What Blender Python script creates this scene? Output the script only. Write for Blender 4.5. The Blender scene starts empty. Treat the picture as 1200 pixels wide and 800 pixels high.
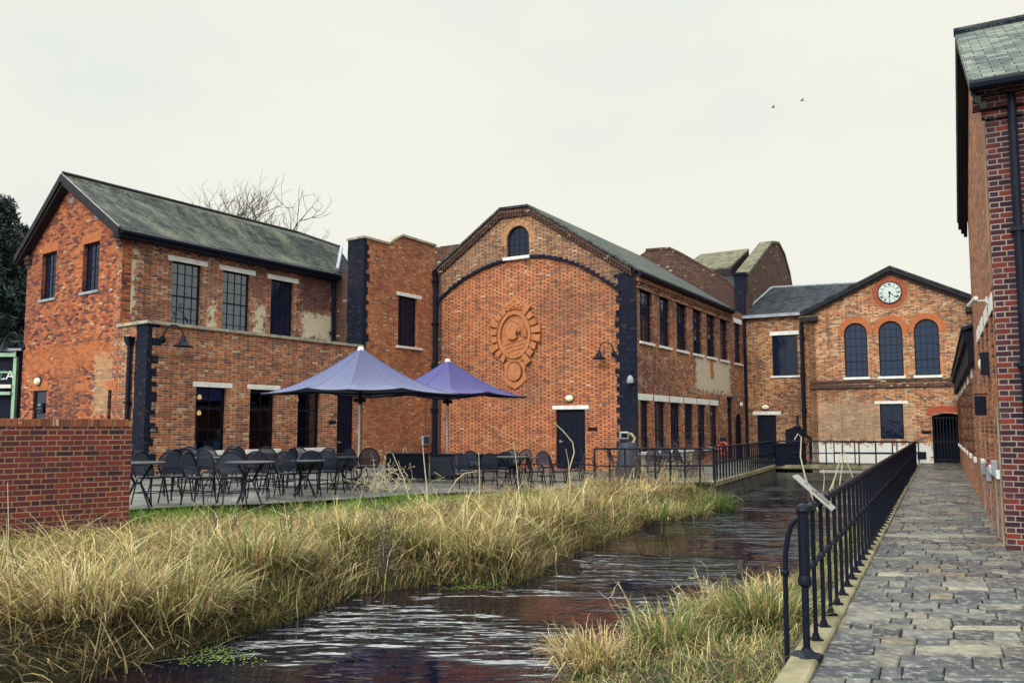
import bpy, bmesh, math, random
import numpy as np
from mathutils import Vector, Matrix
from mathutils.geometry import tessellate_polygon
random.seed(7); RNG = np.random.default_rng(7)
S = bpy.context.scene; COL = S.collection
R = math.radians

# ------------------------------------------------------------------ camera
F = 940.0; PITCH = R(4.75); H = 1.61; PPY = 500 - F*math.tan(PITCH)   # principal row, 1200x800 frame
cam = bpy.data.cameras.new('camera'); co = bpy.data.objects.new('camera', cam); COL.objects.link(co)
co.location = (0, 0, H); co.rotation_euler = (R(90)+PITCH, 0, 0)
cam.sensor_width = 36; cam.lens = 36*F/1200; cam.shift_y = (PPY-400)/1200
cam.clip_end = 2000; cam.clip_start = .05
S.camera = co
def ray(x, y):
    a = (x-600)/F; b = -(y-PPY)/F
    return Vector((a, math.cos(PITCH)-b*math.sin(PITCH), math.sin(PITCH)+b*math.cos(PITCH)))
def G(x, y, z=0.):
    r = ray(x, y); t = (z-H)/r.z
    return Vector((r.x*t, r.y*t, z))
def atY(x, y, Y):
    r = ray(x, y); t = Y/r.y
    return Vector((r.x*t, Y, H+r.z*t))
class Plane:
    def __init__(s, p0, p1):
        s.p = Vector((p0[0], p0[1], 0)); q = Vector((p1[0], p1[1], 0)); s.L = (q-s.p).length
        s.d = (q-s.p)/s.L; s.n = Vector((s.d.y, -s.d.x, 0))
    def pix(s, x, y, off=0):
        r = ray(x, y); o = Vector((0, 0, H)); t = ((s.p+s.n*off-o).dot(s.n))/r.dot(s.n)
        w = o+r*t
        return ((w-s.p).dot(s.d), w.z)
    def w(s, u, z, off=0):
        v = s.p+s.d*u+s.n*off; v.z = z; return v
    def pw(s, x, y, off=0):
        return s.w(*s.pix(x, y, off), off)
    def rect(s, xl, xr, yt, yb):
        xm = (xl+xr)/2; zt = s.pix(xm, yt)[1]; zb = s.pix(xm, yb)[1]; ym = (yt+yb)/2
        return (s.pix(xl, ym)[0], s.pix(xr, ym)[0], zb, zt)
    def uv0(s): return s.p.dot(s.d)

# ------------------------------------------------------------------ materials
def mat(name):
    m = bpy.data.materials.new(name); m.use_nodes = True
    nt = m.node_tree; b = nt.nodes['Principled BSDF']; return m, nt, b
def N(nt, t, **k):
    n = nt.nodes.new(t)
    for a, v in k.items(): setattr(n, a, v)
    return n
def M2(nt, op, a, b=None, c=None, clamp=False):
    n = N(nt, 'ShaderNodeMath', operation=op); n.use_clamp = clamp
    for i, v in enumerate((a, b, c)):
        if v is None: continue
        if isinstance(v, (int, float)): n.inputs[i].default_value = v
        else: nt.links.new(v, n.inputs[i])
    return n.outputs[0]
def MIX(nt, f, a, b, mode='MIX'):
    n = N(nt, 'ShaderNodeMix', data_type='RGBA', blend_type=mode)
    for s_, v in ((n.inputs[0], f), (n.inputs[6], a), (n.inputs[7], b)):
        if isinstance(v, (int, float)): s_.default_value = v
        elif isinstance(v, tuple): s_.default_value = (*v, 1) if len(v) == 3 else v
        else: nt.links.new(v, s_)
    return n.outputs[2]
def NOISE(nt, vec, scale, detail=4, rough=.55, out=0):
    n = N(nt, 'ShaderNodeTexNoise'); n.inputs['Scale'].default_value = scale; n.inputs['Detail'].default_value = detail
    n.inputs['Roughness'].default_value = rough
    if vec is not None: nt.links.new(vec, n.inputs['Vector'])
    return n.outputs[out]
def RAMP(nt, f, stops, interp='LINEAR'):
    n = N(nt, 'ShaderNodeValToRGB'); e = n.color_ramp.elements; n.color_ramp.interpolation = interp
    while len(e) < len(stops): e.new(.5)
    for i, (p, c) in enumerate(stops):
        e[i].position = p; e[i].color = (c, c, c, 1) if isinstance(c, (int, float)) else (*c, 1)
    nt.links.new(f, n.inputs[0]); return n.outputs[0]
def SS(nt, v, lo, hi):
    n = N(nt, 'ShaderNodeMapRange', interpolation_type='SMOOTHSTEP'); nt.links.new(v, n.inputs[0])
    n.inputs[1].default_value = lo; n.inputs[2].default_value = hi; return n.outputs[0]
def bump(nt, b, h, dist=.01, strength=.6):
    n = N(nt, 'ShaderNodeBump'); n.inputs['Distance'].default_value = dist; n.inputs['Strength'].default_value = strength
    nt.links.new(h, n.inputs['Height']); nt.links.new(n.outputs[0], b.inputs['Normal'])
def UVW(nt, wob=.004, wscale=6):
    uv = N(nt, 'ShaderNodeTexCoord').outputs['UV']
    if wob:
        nz = NOISE(nt, uv, wscale, 2, out=1)
        v = N(nt, 'ShaderNodeVectorMath', operation='MULTIPLY_ADD'); nt.links.new(nz, v.inputs[0])
        v.inputs[1].default_value = (wob*2,)*3; nt.links.new(uv, v.inputs[2])
        return uv, v.outputs[0]
    return uv, uv
def bond(nt, vec, w, hw, h, m, seed=0):
    sp = N(nt, 'ShaderNodeSeparateXYZ'); nt.links.new(vec, sp.inputs[0]); u, v = sp.outputs[0], sp.outputs[1]
    P = w+hw
    vr = M2(nt, 'DIVIDE', v, h); row = M2(nt, 'FLOOR', vr); fv = M2(nt, 'MULTIPLY', M2(nt, 'FRACT', vr), h)
    par = M2(nt, 'FLOORED_MODULO', row, 2.)
    u2 = M2(nt, 'DIVIDE', M2(nt, 'MULTIPLY_ADD', par, P/2, u), P)
    cell = M2(nt, 'FLOOR', u2); fu = M2(nt, 'MULTIPLY', M2(nt, 'FRACT', u2), P)
    hd = M2(nt, 'GREATER_THAN', fu, w) if hw > 0 else None
    d = M2(nt, 'MINIMUM', fu, M2(nt, 'SUBTRACT', P, fu))
    if hw > 0: d = M2(nt, 'MINIMUM', d, M2(nt, 'ABSOLUTE', M2(nt, 'SUBTRACT', fu, w)))
    d = M2(nt, 'MINIMUM', d, M2(nt, 'MINIMUM', fv, M2(nt, 'SUBTRACT', h, fv)))
    face = SS(nt, d, m*.3, m*.75)
    cx = N(nt, 'ShaderNodeCombineXYZ')
    nt.links.new(M2(nt, 'MULTIPLY_ADD', cell, 2., hd if hd else 0.), cx.inputs[0]); nt.links.new(row, cx.inputs[1]); cx.inputs[2].default_value = seed+.5
    wn = N(nt, 'ShaderNodeTexWhiteNoise', noise_dimensions='3D'); nt.links.new(cx.outputs[0], wn.inputs[0])
    return face, wn.outputs[0], wn.outputs[1], hd, fv
def brick(name, pal, mortar, head=.35, headc=(.05, .035, .045), bw=(.225, .11, .075, .014), soot=.35, lime=.15, patches=(), seed=0, limec=(.5, .42, .3), pale=.03, k=1.):
    pal = [tuple(v*k for v in p) for p in pal]
    m, nt, b = mat(name); uv, vec = UVW(nt)
    face, r, rc, hd, fv = bond(nt, vec, *bw, seed)
    n1 = NOISE(nt, uv, .55, 5); n2 = NOISE(nt, uv, 2.3, 5, .65); n3 = NOISE(nt, uv, 40, 3); n4 = NOISE(nt, uv, .23, 3)
    r2 = M2(nt, 'ADD', r, M2(nt, 'MULTIPLY', M2(nt, 'SUBTRACT', n1, .5), .7), clamp=True)
    c = RAMP(nt, r2, [(i/(len(pal)-1), p) for i, p in enumerate(pal)])
    if hd is not None: c = MIX(nt, M2(nt, 'MULTIPLY', hd, M2(nt, 'MULTIPLY', head, M2(nt, 'ADD', r, .5), clamp=True)), c, headc)
    c = MIX(nt, M2(nt, 'MULTIPLY', SS(nt, n3, .35, .75), .35), c, (.6, .5, .45), 'MULTIPLY')
    sr_ = N(nt, 'ShaderNodeSeparateColor'); nt.links.new(rc, sr_.inputs[0])
    if pale > 0: c = MIX(nt, M2(nt, 'MULTIPLY', M2(nt, 'LESS_THAN', sr_.outputs[1], M2(nt, 'MULTIPLY', SS(nt, n2, .3, .7), pale*2)), .8), c, (.52, .40, .27))
    c = MIX(nt, M2(nt, 'MULTIPLY', M2(nt, 'LESS_THAN', sr_.outputs[2], .055), .7), c, (.06, .03, .04))
    mc = MIX(nt, SS(nt, n2, .3, .7), mortar, tuple(x*.55 for x in mortar))
    c = MIX(nt, face, mc, c)
    c = MIX(nt, M2(nt, 'MULTIPLY', SS(nt, n2, .52, .78), soot), c, (.035, .03, .04))
    c = MIX(nt, M2(nt, 'MULTIPLY', SS(nt, n4, .48, .66), soot*.85), c, (.07, .04, .04))
    mv = N(nt, 'ShaderNodeMapping'); nt.links.new(uv, mv.inputs[0]); mv.inputs['Scale'].default_value = (2.2, .28, 1); nv = NOISE(nt, mv.outputs[0], 1.0, 6, .7)
    c = MIX(nt, M2(nt, 'MULTIPLY', SS(nt, nv, .50, .68), soot*.95), c, (.06, .04, .04))
    nl = NOISE(nt, uv, 1.1, 6, .7)
    c = MIX(nt, M2(nt, 'MULTIPLY', SS(nt, nl, .58, .68), lime), c, limec)
    for (u0, u1, v0, v1, pc, st) in patches:
        sp = N(nt, 'ShaderNodeSeparateXYZ'); nt.links.new(uv, sp.inputs[0])
        du = M2(nt, 'MINIMUM', M2(nt, 'SUBTRACT', sp.outputs[0], u0), M2(nt, 'SUBTRACT', u1, sp.outputs[0]))
        dv = M2(nt, 'MINIMUM', M2(nt, 'SUBTRACT', sp.outputs[1], v0), M2(nt, 'SUBTRACT', v1, sp.outputs[1]))
        d = M2(nt, 'MINIMUM', du, dv)
        pn = NOISE(nt, uv, 4.5, 6, .75)
        mk = SS(nt, M2(nt, 'ADD', M2(nt, 'MULTIPLY', d, 1.2), M2(nt, 'MULTIPLY', M2(nt, 'SUBTRACT', pn, .52), 2.2)), 0., .15)
        c = MIX(nt, M2(nt, 'MULTIPLY', mk, st), c, MIX(nt, n2, pc, tuple(x*.8 for x in pc)))
    nt.links.new(c, b.inputs['Base Color']); b.inputs['Roughness'].default_value = .9; b.inputs['Specular IOR Level'].default_value = .15
    hgt = M2(nt, 'ADD', face, M2(nt, 'MULTIPLY', M2(nt, 'ADD', n3, r), .35))
    bump(nt, b, hgt, .008, .8)
    return m
def slate(name, ca, cb, moss, mossamt=.5, w=.3, h=.22, seed=0):
    m, nt, b = mat(name); uv, vec = UVW(nt, .006)
    face, r, rc, hd, fv = bond(nt, vec, w, 0, h, .012, seed)
    c = MIX(nt, r, ca, cb)
    mp = N(nt, 'ShaderNodeMapping'); nt.links.new(uv, mp.inputs[0]); mp.inputs['Scale'].default_value = (1, .35, 1); mp.inputs['Rotation'].default_value = (0, 0, .25)
    n1 = NOISE(nt, mp.outputs[0], 1.3, 7, .72); n2 = NOISE(nt, uv, 14, 4, .7)
    mk = M2(nt, 'MULTIPLY', SS(nt, M2(nt, 'ADD', M2(nt, 'MULTIPLY', n1, .75), M2(nt, 'MULTIPLY', n2, .25)), .46, .62), mossamt)
    c = MIX(nt, mk, c, moss)
    c = MIX(nt, M2(nt, 'MULTIPLY', SS(nt, n2, .55, .7), .3), c, (.2, .21, .19))
    c = MIX(nt, face, (.015, .017, .022), c)
    nt.links.new(c, b.inputs['Base Color']); b.inputs['Roughness'].default_value = .85; b.inputs['Specular IOR Level'].default_value = .1
    bump(nt, b, M2(nt, 'ADD', M2(nt, 'ADD', face, M2(nt, 'MULTIPLY', fv, -3.)), M2(nt, 'MULTIPLY', M2(nt, 'ADD', r, n2), .4)), .012, .8)
    return m
def plain(name, c, rough=.6, var=.25, scale=8, metal=0., bmp=.15, c2=None, spec=None):
    m, nt, b = mat(name); tc = N(nt, 'ShaderNodeTexCoord').outputs['Object']
    n1 = NOISE(nt, tc, scale, 5, .6); n2 = NOISE(nt, tc, scale*6, 3)
    c2 = c2 or tuple(x*(1-var) for x in c)
    cc = MIX(nt, SS(nt, n1, .35, .65), c, c2); cc = MIX(nt, M2(nt, 'MULTIPLY', n2, var*.6), cc, tuple(x*.6 for x in c))
    nt.links.new(cc, b.inputs['Base Color']); b.inputs['Metallic'].default_value = metal
    nt.links.new(M2(nt, 'MULTIPLY_ADD', n2, .25, rough-.1), b.inputs['Roughness'])
    b.inputs['Specular IOR Level'].default_value = .25 if spec is None else spec*.6
    if bmp: bump(nt, b, M2(nt, 'ADD', n1, n2), .005, bmp)
    return m
def vcol(name, rough=.7, trans=0.):
    m, nt, b = mat(name); a = N(nt, 'ShaderNodeAttribute', attribute_name='col')
    nt.links.new(a.outputs['Color'], b.inputs['Base Color']); b.inputs['Roughness'].default_value = rough
    b.inputs['Specular IOR Level'].default_value = .25
    if trans:
        o = nt.nodes['Material Output']; t = N(nt, 'ShaderNodeBsdfTranslucent'); nt.links.new(a.outputs['Color'], t.inputs[0])
        mx = N(nt, 'ShaderNodeMixShader'); mx.inputs[0].default_value = trans
        nt.links.new(b.outputs[0], mx.inputs[1]); nt.links.new(t.outputs[0], mx.inputs[2]); nt.links.new(mx.outputs[0], o.inputs[0])
    return m
NAVY = (.004, .007, .020)
ORG = [(.10, .045, .045), (.28, .075, .035), (.40, .115, .04), (.48, .16, .055), (.52, .23, .10)]
MT = {}
MT['iron'] = plain('black_iron', NAVY, .5, .3, 20, 0, .1, spec=.3)
MT['pipe'] = plain('cast_iron_pipe', (.005, .008, .022), .55, .3, 12, spec=.3)
MT['white'] = plain('white_lintel_paint', (.72, .72, .70), .6, .18, 5)
MT['stone'] = plain('weathered_coping_stone', (.40, .37, .29), .85, .45, 4, 0, .4)
MT['mossy'] = plain('mossy_stone', (.17, .165, .11), .9, .6, 3, 0, .5)
MT['board'] = plain('black_boards', (.004, .007, .020), .6, .3, 3, spec=.25)
MT['lead'] = plain('lead_flashing', (.30, .33, .38), .5, .3, 3)
MT['timber'] = plain('bargeboard_timber', (.02, .016, .022), .7, .4, 5)
MT['kerb'] = plain('kerb_stone', (.30, .265, .17), .9, .75, 2.5, 0, .8, c2=(.11, .11, .06))
MT['arch'] = plain('gauged_orange_brick', (.42, .14, .055), .85, .25, 9, 0, .4)
MT['buff'] = plain('buff_brick', (.44, .24, .12), .85, .45, 9, 0, .4)
MT['terra'] = plain('terracotta', (.46, .18, .075), .7, .25, 5, 0, .25)
MT['cream'] = plain('cream_plastic', (.75, .70, .52), .35, .08, 6)
MT['concrete'] = plain('canal_concrete', (.10, .10, .085), .9, .6, 3, 0, .5)
MT['red'] = plain('red_plastic', (.30, .03, .02), .45, .2, 6)
MT['green'] = plain('green_paint', (.02, .16, .11), .5, .3, 4)
MT['palegreen'] = plain('pale_green_paint', (.30, .48, .36), .5, .2, 4)
MT['bark'] = plain('bark', (.07, .06, .055), .9, .4, 6)
MT['steel'] = plain('steel_pole', (.45, .46, .47), .35, .15, 8, .6)
MT['rust'] = plain('faded_door_paint', (.035, .03, .045), .6, .5, 3)
def glass(name, base=(.006, .012, .032), rough=.04, ior=1.28, wav=.25):
    m, nt, b = mat(name); tc = N(nt, 'ShaderNodeTexCoord').outputs['Object']
    b.inputs['Base Color'].default_value = (*base, 1); b.inputs['Roughness'].default_value = rough; b.inputs['IOR'].default_value = ior
    bump(nt, b, NOISE(nt, tc, 2.2, 3), .02, wav)
    return m
MT['glass'] = glass('dark_window_glass'); MT['blueglass'] = glass('blue_window_glass', (.006, .02, .055), .04, 1.33, .6)
MT['skyglass'] = glass('sky_reflecting_glass', (.012, .035, .06), .03, 2.0, .7)
def clearglass():
    m, nt, b = mat('clear_bar_glass'); o = nt.nodes['Material Output']
    t = N(nt, 'ShaderNodeBsdfTransparent'); t.inputs[0].default_value = (.55, .62, .72, 1)
    g = N(nt, 'ShaderNodeBsdfGlossy'); g.inputs['Roughness'].default_value = .03; g.inputs[0].default_value = (.8, .9, 1, 1)
    fr = N(nt, 'ShaderNodeFresnel'); fr.inputs[0].default_value = 1.45
    mx = N(nt, 'ShaderNodeMixShader'); nt.links.new(fr.outputs[0], mx.inputs[0]); nt.links.new(t.outputs[0], mx.inputs[1]); nt.links.new(g.outputs[0], mx.inputs[2])
    nt.links.new(mx.outputs[0], o.inputs[0]); return m
MT['clear'] = clearglass()
def emit(name, c, s):
    m, nt, b = mat(name); b.inputs['Emission Color'].default_value = (*c, 1); b.inputs['Emission Strength'].default_value = s; b.inputs['Base Color'].default_value = (*c, 1); return m
MT['bulb'] = emit('warm_bulb', (1, .5, .15), 2.2)

# ------------------------------------------------------------------ mesh builder
class MB:
    def __init__(s): s.v = []; s.f = []
    def poly(s, pts):
        b = len(s.v); s.v += [Vector(p) for p in pts]; s.f.append(list(range(b, b+len(pts))))
    def box8(s, c):   # c: 4 bottom, 4 top
        b = len(s.v); s.v += [Vector(p) for p in c]
        for q in ((0, 3, 2, 1), (4, 5, 6, 7), (0, 1, 5, 4), (1, 2, 6, 5), (2, 3, 7, 6), (3, 0, 4, 7)): s.f.append([b+i for i in q])
    def box(s, x0, x1, y0, y1, z0, z1):
        s.box8([(x0, y0, z0), (x1, y0, z0), (x1, y1, z0), (x0, y1, z0), (x0, y0, z1), (x1, y0, z1), (x1, y1, z1), (x0, y1, z1)])
    def pbox(s, P, u0, u1, z0, z1, o0, o1):
        s.box8([P.w(u0, z0, o1), P.w(u1, z0, o1), P.w(u1, z0, o0), P.w(u0, z0, o0), P.w(u0, z1, o1), P.w(u1, z1, o1), P.w(u1, z1, o0), P.w(u0, z1, o0)])
    def prism(s, pts, vec, holes=()):  # planar polygon extruded by vec
        loops = [[Vector(p) for p in pts]]+[[Vector(p) for p in h] for h in holes]
        flat = [p for l in loops for p in l]; n = len(flat); vec = Vector(vec)
        b = len(s.v); s.v += flat+[p+vec for p in flat]
        for t in tessellate_polygon(loops):
            s.f.append([b+i for i in t]); s.f.append([b+n+i for i in reversed(t)])
        k = 0
        for l in loops:
            m = len(l)
            for i in range(m):
                j = (i+1) % m; s.f.append([b+k+i, b+k+j, b+n+k+j, b+n+k+i])
            k += m
    def slab(s, pts, th):   # roof sheet, thickness downwards along z
        s.prism(pts, (0, 0, -th))
    def tube(s, pts, r, n=8, cap=True):
        pts = [Vector(p) for p in pts]; rr = r if isinstance(r, (list, tuple)) else [r]*len(pts); b = len(s.v)
        prev = None
        for i, p in enumerate(pts):
            t = (pts[min(i+1, len(pts)-1)]-pts[max(i-1, 0)])
            t = t.normalized() if t.length > 1e-9 else Vector((0, 0, 1))
            if prev is None: a = t.orthogonal().normalized()
            else: a = (prev-t*prev.dot(t)); a = a.normalized() if a.length > 1e-6 else t.orthogonal().normalized()
            prev = a; c = t.cross(a)
            for k in range(n):
                g = 2*math.pi*k/n; s.v.append(p+(a*math.cos(g)+c*math.sin(g))*rr[i])
        for i in range(len(pts)-1):
            for k in range(n):
                s.f.append([b+i*n+k, b+i*n+(k+1) % n, b+(i+1)*n+(k+1) % n, b+(i+1)*n+k])
        if cap: s.f.append([b+k for k in reversed(range(n))]); s.f.append([b+(len(pts)-1)*n+k for k in range(n)])
    def lathe(s, c, prof, n=16, axis=None):   # prof (r,z)
        c = Vector(c); b = len(s.v); A = Vector(axis).normalized() if axis else Vector((0, 0, 1)); a = A.orthogonal().normalized(); e = A.cross(a)
        for (r, z) in prof:
            for k in range(n):
                g = 2*math.pi*k/n; s.v.append(c+A*z+(a*math.cos(g)+e*math.sin(g))*r)
        for i in range(len(prof)-1):
            for k in range(n): s.f.append([b+i*n+k, b+i*n+(k+1) % n, b+(i+1)*n+(k+1) % n, b+(i+1)*n+k])
        s.f.append([b+k for k in reversed(range(n))]); s.f.append([b+(len(prof)-1)*n+k for k in range(n)])
def build(name, mb, m, parent=None, smooth=False, loc=None, bevel=0, local=False):
    me = bpy.data.meshes.new(name); L = Vector(loc) if loc is not None else (Vector(parent_world(parent)) if parent and not local else Vector((0, 0, 0)))
    me.from_pydata([tuple(v-L) for v in mb.v], [], mb.f)
    bm = bmesh.new(); bm.from_mesh(me)
    bmesh.ops.recalc_face_normals(bm, faces=bm.faces[:])
    if bevel:
        bmesh.ops.remove_doubles(bm, verts=bm.verts[:], dist=1e-5)
        bmesh.ops.bevel(bm, geom=[e for e in bm.edges if len(e.link_faces) == 2 and e.calc_face_angle(0) > .5], offset=bevel, segments=1, affect='EDGES')
    uvl = bm.loops.layers.uv.new('UVMap'); Z = Vector((0, 0, 1))
    for f in bm.faces:
        n = f.normal
        if n.z < -.3: n = -n
        t = Z.cross(n)
        if t.length < .15: t = Vector((1, 0, 0)); bb = Vector((0, 1, 0))
        else: t.normalize(); bb = n.cross(t)
        for l in f.loops:
            p = l.vert.co+L; l[uvl].uv = (p.dot(t), p.dot(bb))
        f.smooth = smooth
    bm.to_mesh(me); bm.free()
    me.materials.append(m)
    if smooth:
        me.set_sharp_from_angle(angle=R(40))
    o = bpy.data.objects.new(name, me); COL.objects.link(o)
    if parent: o.parent = parent
    elif loc is not None: o.location = L
    return o
WLOC = {}
def parent_world(p):
    l = Vector((0, 0, 0))
    while p: l += p.location; p = p.parent
    return l
def tag(o, label, cat=None, group=None, kind=None):
    if label: o['label'] = label
    if cat: o['category'] = cat
    if group: o['group'] = group
    if kind: o['kind'] = kind
    return o
def thing(name, label, cat, loc=(0, 0, 0), group=None, rz=0):
    o = bpy.data.objects.new(name, None); COL.objects.link(o); o.location = loc; o.rotation_euler = (0, 0, rz); o.empty_display_size = .3
    return tag(o, label, cat, group)
def struct(name, mb, m, cat=None, label=None, **k):
    return tag(build(name, mb, m, **k), label or name.replace('_', ' '), cat or name.replace('_', ' '), kind='structure')
def copytree(o, parent=None):
    c = o.copy(); COL.objects.link(c)
    if parent: c.parent = parent
    for ch in list(o.children): copytree(ch, c)
    return c
# ------------------------------------------------------------------ building helpers
def wallmesh(P, outline, holes, th=.3, off=0):
    mb = MB(); mb.prism([P.w(u, z, off) for u, z in outline], -P.n*th, [[P.w(u, z, off) for u, z in h] for h in holes]); return mb
def rh(r): u0, u1, z0, z1 = r; return [(u0, z0), (u1, z0), (u1, z1), (u0, z1)]
def archpts(u0, u1, z0, z1, n=10):
    r = (u1-u0)/2; c = (u0+u1)/2; zs = z1-r
    return [(u0, z0), (u1, z0)]+[(c+r*math.cos(math.pi*i/n), zs+r*math.sin(math.pi*i/n)) for i in range(n+1)]
def window(par, P, r, nx, nz, rec=.10, fr=.05, br=.022, m='iron', gl='glass', arch=False, name='window', heavy=(), off=0, label=None):
    u0, u1, z0, z1 = r; mb = MB(); o0, o1 = off-rec-.05, off-rec
    if not arch:
        mb.pbox(P, u0, u0+fr, z0, z1, o0, o1); mb.pbox(P, u1-fr, u1, z0, z1, o0, o1)
        mb.pbox(P, u0+fr, u1-fr, z0, z0+fr, o0, o1); mb.pbox(P, u0+fr, u1-fr, z1-fr, z1, o0, o1); top = lambda u: z1-fr*.5
    else:
        rr = (u1-u0)/2; c = (u0+u1)/2
        a = archpts(u0, u1, z0, z1); b_ = archpts(u0+fr, u1-fr, z0+fr, z1-fr)
        mb.prism([P.w(u, z, o1) for u, z in a], -P.n*.05, [[P.w(u, z, o1) for u, z in b_]])
        top = lambda u: z1-rr+math.sqrt(max(0, (rr-fr*.5)**2-(u-c)**2))
    for i in range(1, nx):
        u = u0+(u1-u0)*i/nx; mb.pbox(P, u-br/2, u+br/2, z0+fr*.5, top(u), o0+.008, o1-.005)
    for j in range(1, nz):
        z = z0+(z1-z0)*j/nz; b2 = br*(2.2 if j in heavy else 1); a0, a1 = u0+fr*.5, u1-fr*.5
        if arch and z > z1-rr:
            w = math.sqrt(max(0, (rr-fr*.5)**2-(z-(z1-rr))**2)); a0, a1 = c-w, c+w
        mb.pbox(P, a0, a1, z-b2/2, z+b2/2, o0+.004, o1-.009)
    w = build(name, mb, MT[m], par)
    if label: w['label'] = label
    pm = MB(); pts = archpts(u0+.01, u1-.01, z0+.01, z1-.01) if arch else rh((u0+.01, u1-.01, z0+.01, z1-.01))
    pm.prism([P.w(u, z, o0+.028) for u, z in pts], -P.n*.01); build('pane', pm, MT[gl], w)
    return w
def lintel(par, P, u0, u1, z0, z1, m='white', pr=.015, name='lintel', th=.12):
    mb = MB(); mb.pbox(P, u0, u1, z0, z1, pr-th, pr); return build(name, mb, MT[m], par, bevel=.008)
def door(par, P, r, rec=.10, m='board', panels=2, label=None, handle=True, off=0):
    u0, u1, z0, z1 = r; mb = MB(); o1 = off-rec
    mb.pbox(P, u0+.05, u1-.05, z0, z1-.05, o1-.06, o1-.01)
    mb.pbox(P, u0, u0+.05, z0, z1, o1-.08, o1+.015); mb.pbox(P, u1-.05, u1, z0, z1, o1-.08, o1+.015); mb.pbox(P, u0+.05, u1-.05, z1-.05, z1, o1-.08, o1+.015)
    k = 9
    for i in range(panels):
        a = z0+.15+(z1-z0-.3)*i/panels; b = z0+(z1-z0-.3)*(i+1)/panels
        for j in range(4):
            aa = u0+.12+(u1-u0-.24)*j/4; mb.pbox(P, aa+.01, aa+(u1-u0-.24)/4-.01, a, b, o1-.01, o1+.004)
    d = build('door', mb, MT[m], par)
    if label: d['label'] = label
    if handle:
        hm = MB(); hm.pbox(P, u0+.12, u0+.26, z0+1.02, z0+1.05, o1+.02, o1+.05); hm.pbox(P, u0+.12, u0+.15, z0+.98, z0+1.09, o1, o1+.03); build('handle', hm, MT['steel'], d)
    return d
def quoin(par, P, ue, wd, z0, z1, side, name='quoin', pr=.006, tooth=.12, m='black'):
    # black painted corner with a toothed edge; side=+1 teeth at greater u
    pts = []; z = z0; k = 0; rnd = random.Random(int(ue*100))
    edge = []
    while z < z1:
        dz = .075*rnd.choice((2, 3, 3, 4)); w = wd+(tooth*rnd.uniform(.6, 1.1) if k % 2 else 0)+rnd.uniform(-.03, .03)
        edge += [(ue+side*w, z), (ue+side*w, min(z+dz, z1))]; z += dz; k += 1
    pts = [(ue, z0)]+edge+[(ue, z1)]
    mb = MB(); mb.prism([P.w(u, z_, pr) for u, z_ in pts], -P.n*.12); return build(name, mb, MT[m], par)
def pipe(par, P, u, z0, z1, off=.09, r=.055, hopper=True, name='downpipe', bend=None):
    mb = MB(); pts = [P.w(u, z1, off)]
    if bend: zb, du = bend; pts += [P.w(u, zb, off), P.w(u+du, zb-.25, off), P.w(u+du, z0, off)]
    else: pts += [P.w(u, z0, off)]
    mb.tube(pts, r, 10)
    z = z0+.5
    while z < z1-.3:
        uu = u+(bend[1] if bend and z < bend[0]-.2 else 0); mb.pbox(P, uu-r*1.5, uu+r*1.5, z, z+.06, 0.0, off+r*1.15); z += 1.8
    if hopper: mb.box8([P.w(u-.08, z1-.25, off-.07), P.w(u+.08, z1-.25, off-.07), P.w(u+.08, z1-.25, off+.07), P.w(u-.08, z1-.25, off+.07), P.w(u-.14, z1, off-.1), P.w(u+.14, z1, off-.1), P.w(u+.14, z1, off+.13), P.w(u-.14, z1, off+.13)])
    return build(name, mb, MT['pipe'], par)
def simplewall(par, a, b, z0, z1, m, th=.3, top=None):
    P = Plane(a, b); out = [(0, z0), (P.L, z0)]+(top(P) if top else [(P.L, z1), (0, z1)])
    return build('wall', wallmesh(P, out, [], th), m, par)
def lift(pts, dz): return [Vector(p)+Vector((0, 0, dz)) for p in pts]
def smallarch(par, P, r, h, m='arch', name='brick_arch'):
    u0, u1, z0, z1 = r; mb = MB(); n = 6; pts = [(u0-.04, z1), (u1+.04, z1), (u1+.12, z1+h)]+[(u1+.12-(u1-u0+.24)*i/n, z1+h+.04*math.sin(math.pi*i/n)) for i in range(1, n)]+[(u0-.12, z1+h)]
    mb.prism([P.w(u, z, .006) for u, z in pts], -P.n*.06); return build(name, mb, MT[m], par)
def uvp(P, xl, xr, yt, yb):
    r = P.rect(xl, xr, yt, yb); o = P.uv0(); return (o+r[0], o+r[1], r[2], r[3])

# ------------------------------------------------------------------ plan
a0, a1 = (-16.98, 27.75), (-11.84, 24.03)
PA = Plane(a0, a1)
b1 = (-6.95, 31.14); PB = Plane(a1, b1)
c1 = (-10.55, 23.10); PC = Plane(a1, c1)
dEnd = (-3.26, 33.70); PD = Plane(c1, dEnd)
f1 = (4.54, 29.2); PF = Plane(dEnd, f1)
g1 = (11.95, 41.1); PG = Plane(f1, g1)
PI_ = Plane((11.9, 41.2), (14.9, 39.56))
PJ = Plane((14.33, 38.5), (20.6, 35.13))
lime = (.62, .55, .40)
MT['brickA'] = brick('brick_left_gable', [(.07, .03, .04), (.26, .075, .045), (.40, .12, .05), (.46, .15, .06), (.54, .19, .075)], (.16, .085, .065), 0, bw=(.225, .0, .075, .012), soot=.5, lime=.2, limec=(.42, .27, .16), seed=1, k=1., pale=.015,
    patches=[uvp(PA, 30, 134, 400, 436)+((.46, .15, .05), .5), uvp(PA, 108, 134, 412, 490)+((.48, .34, .2), .5)])
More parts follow.
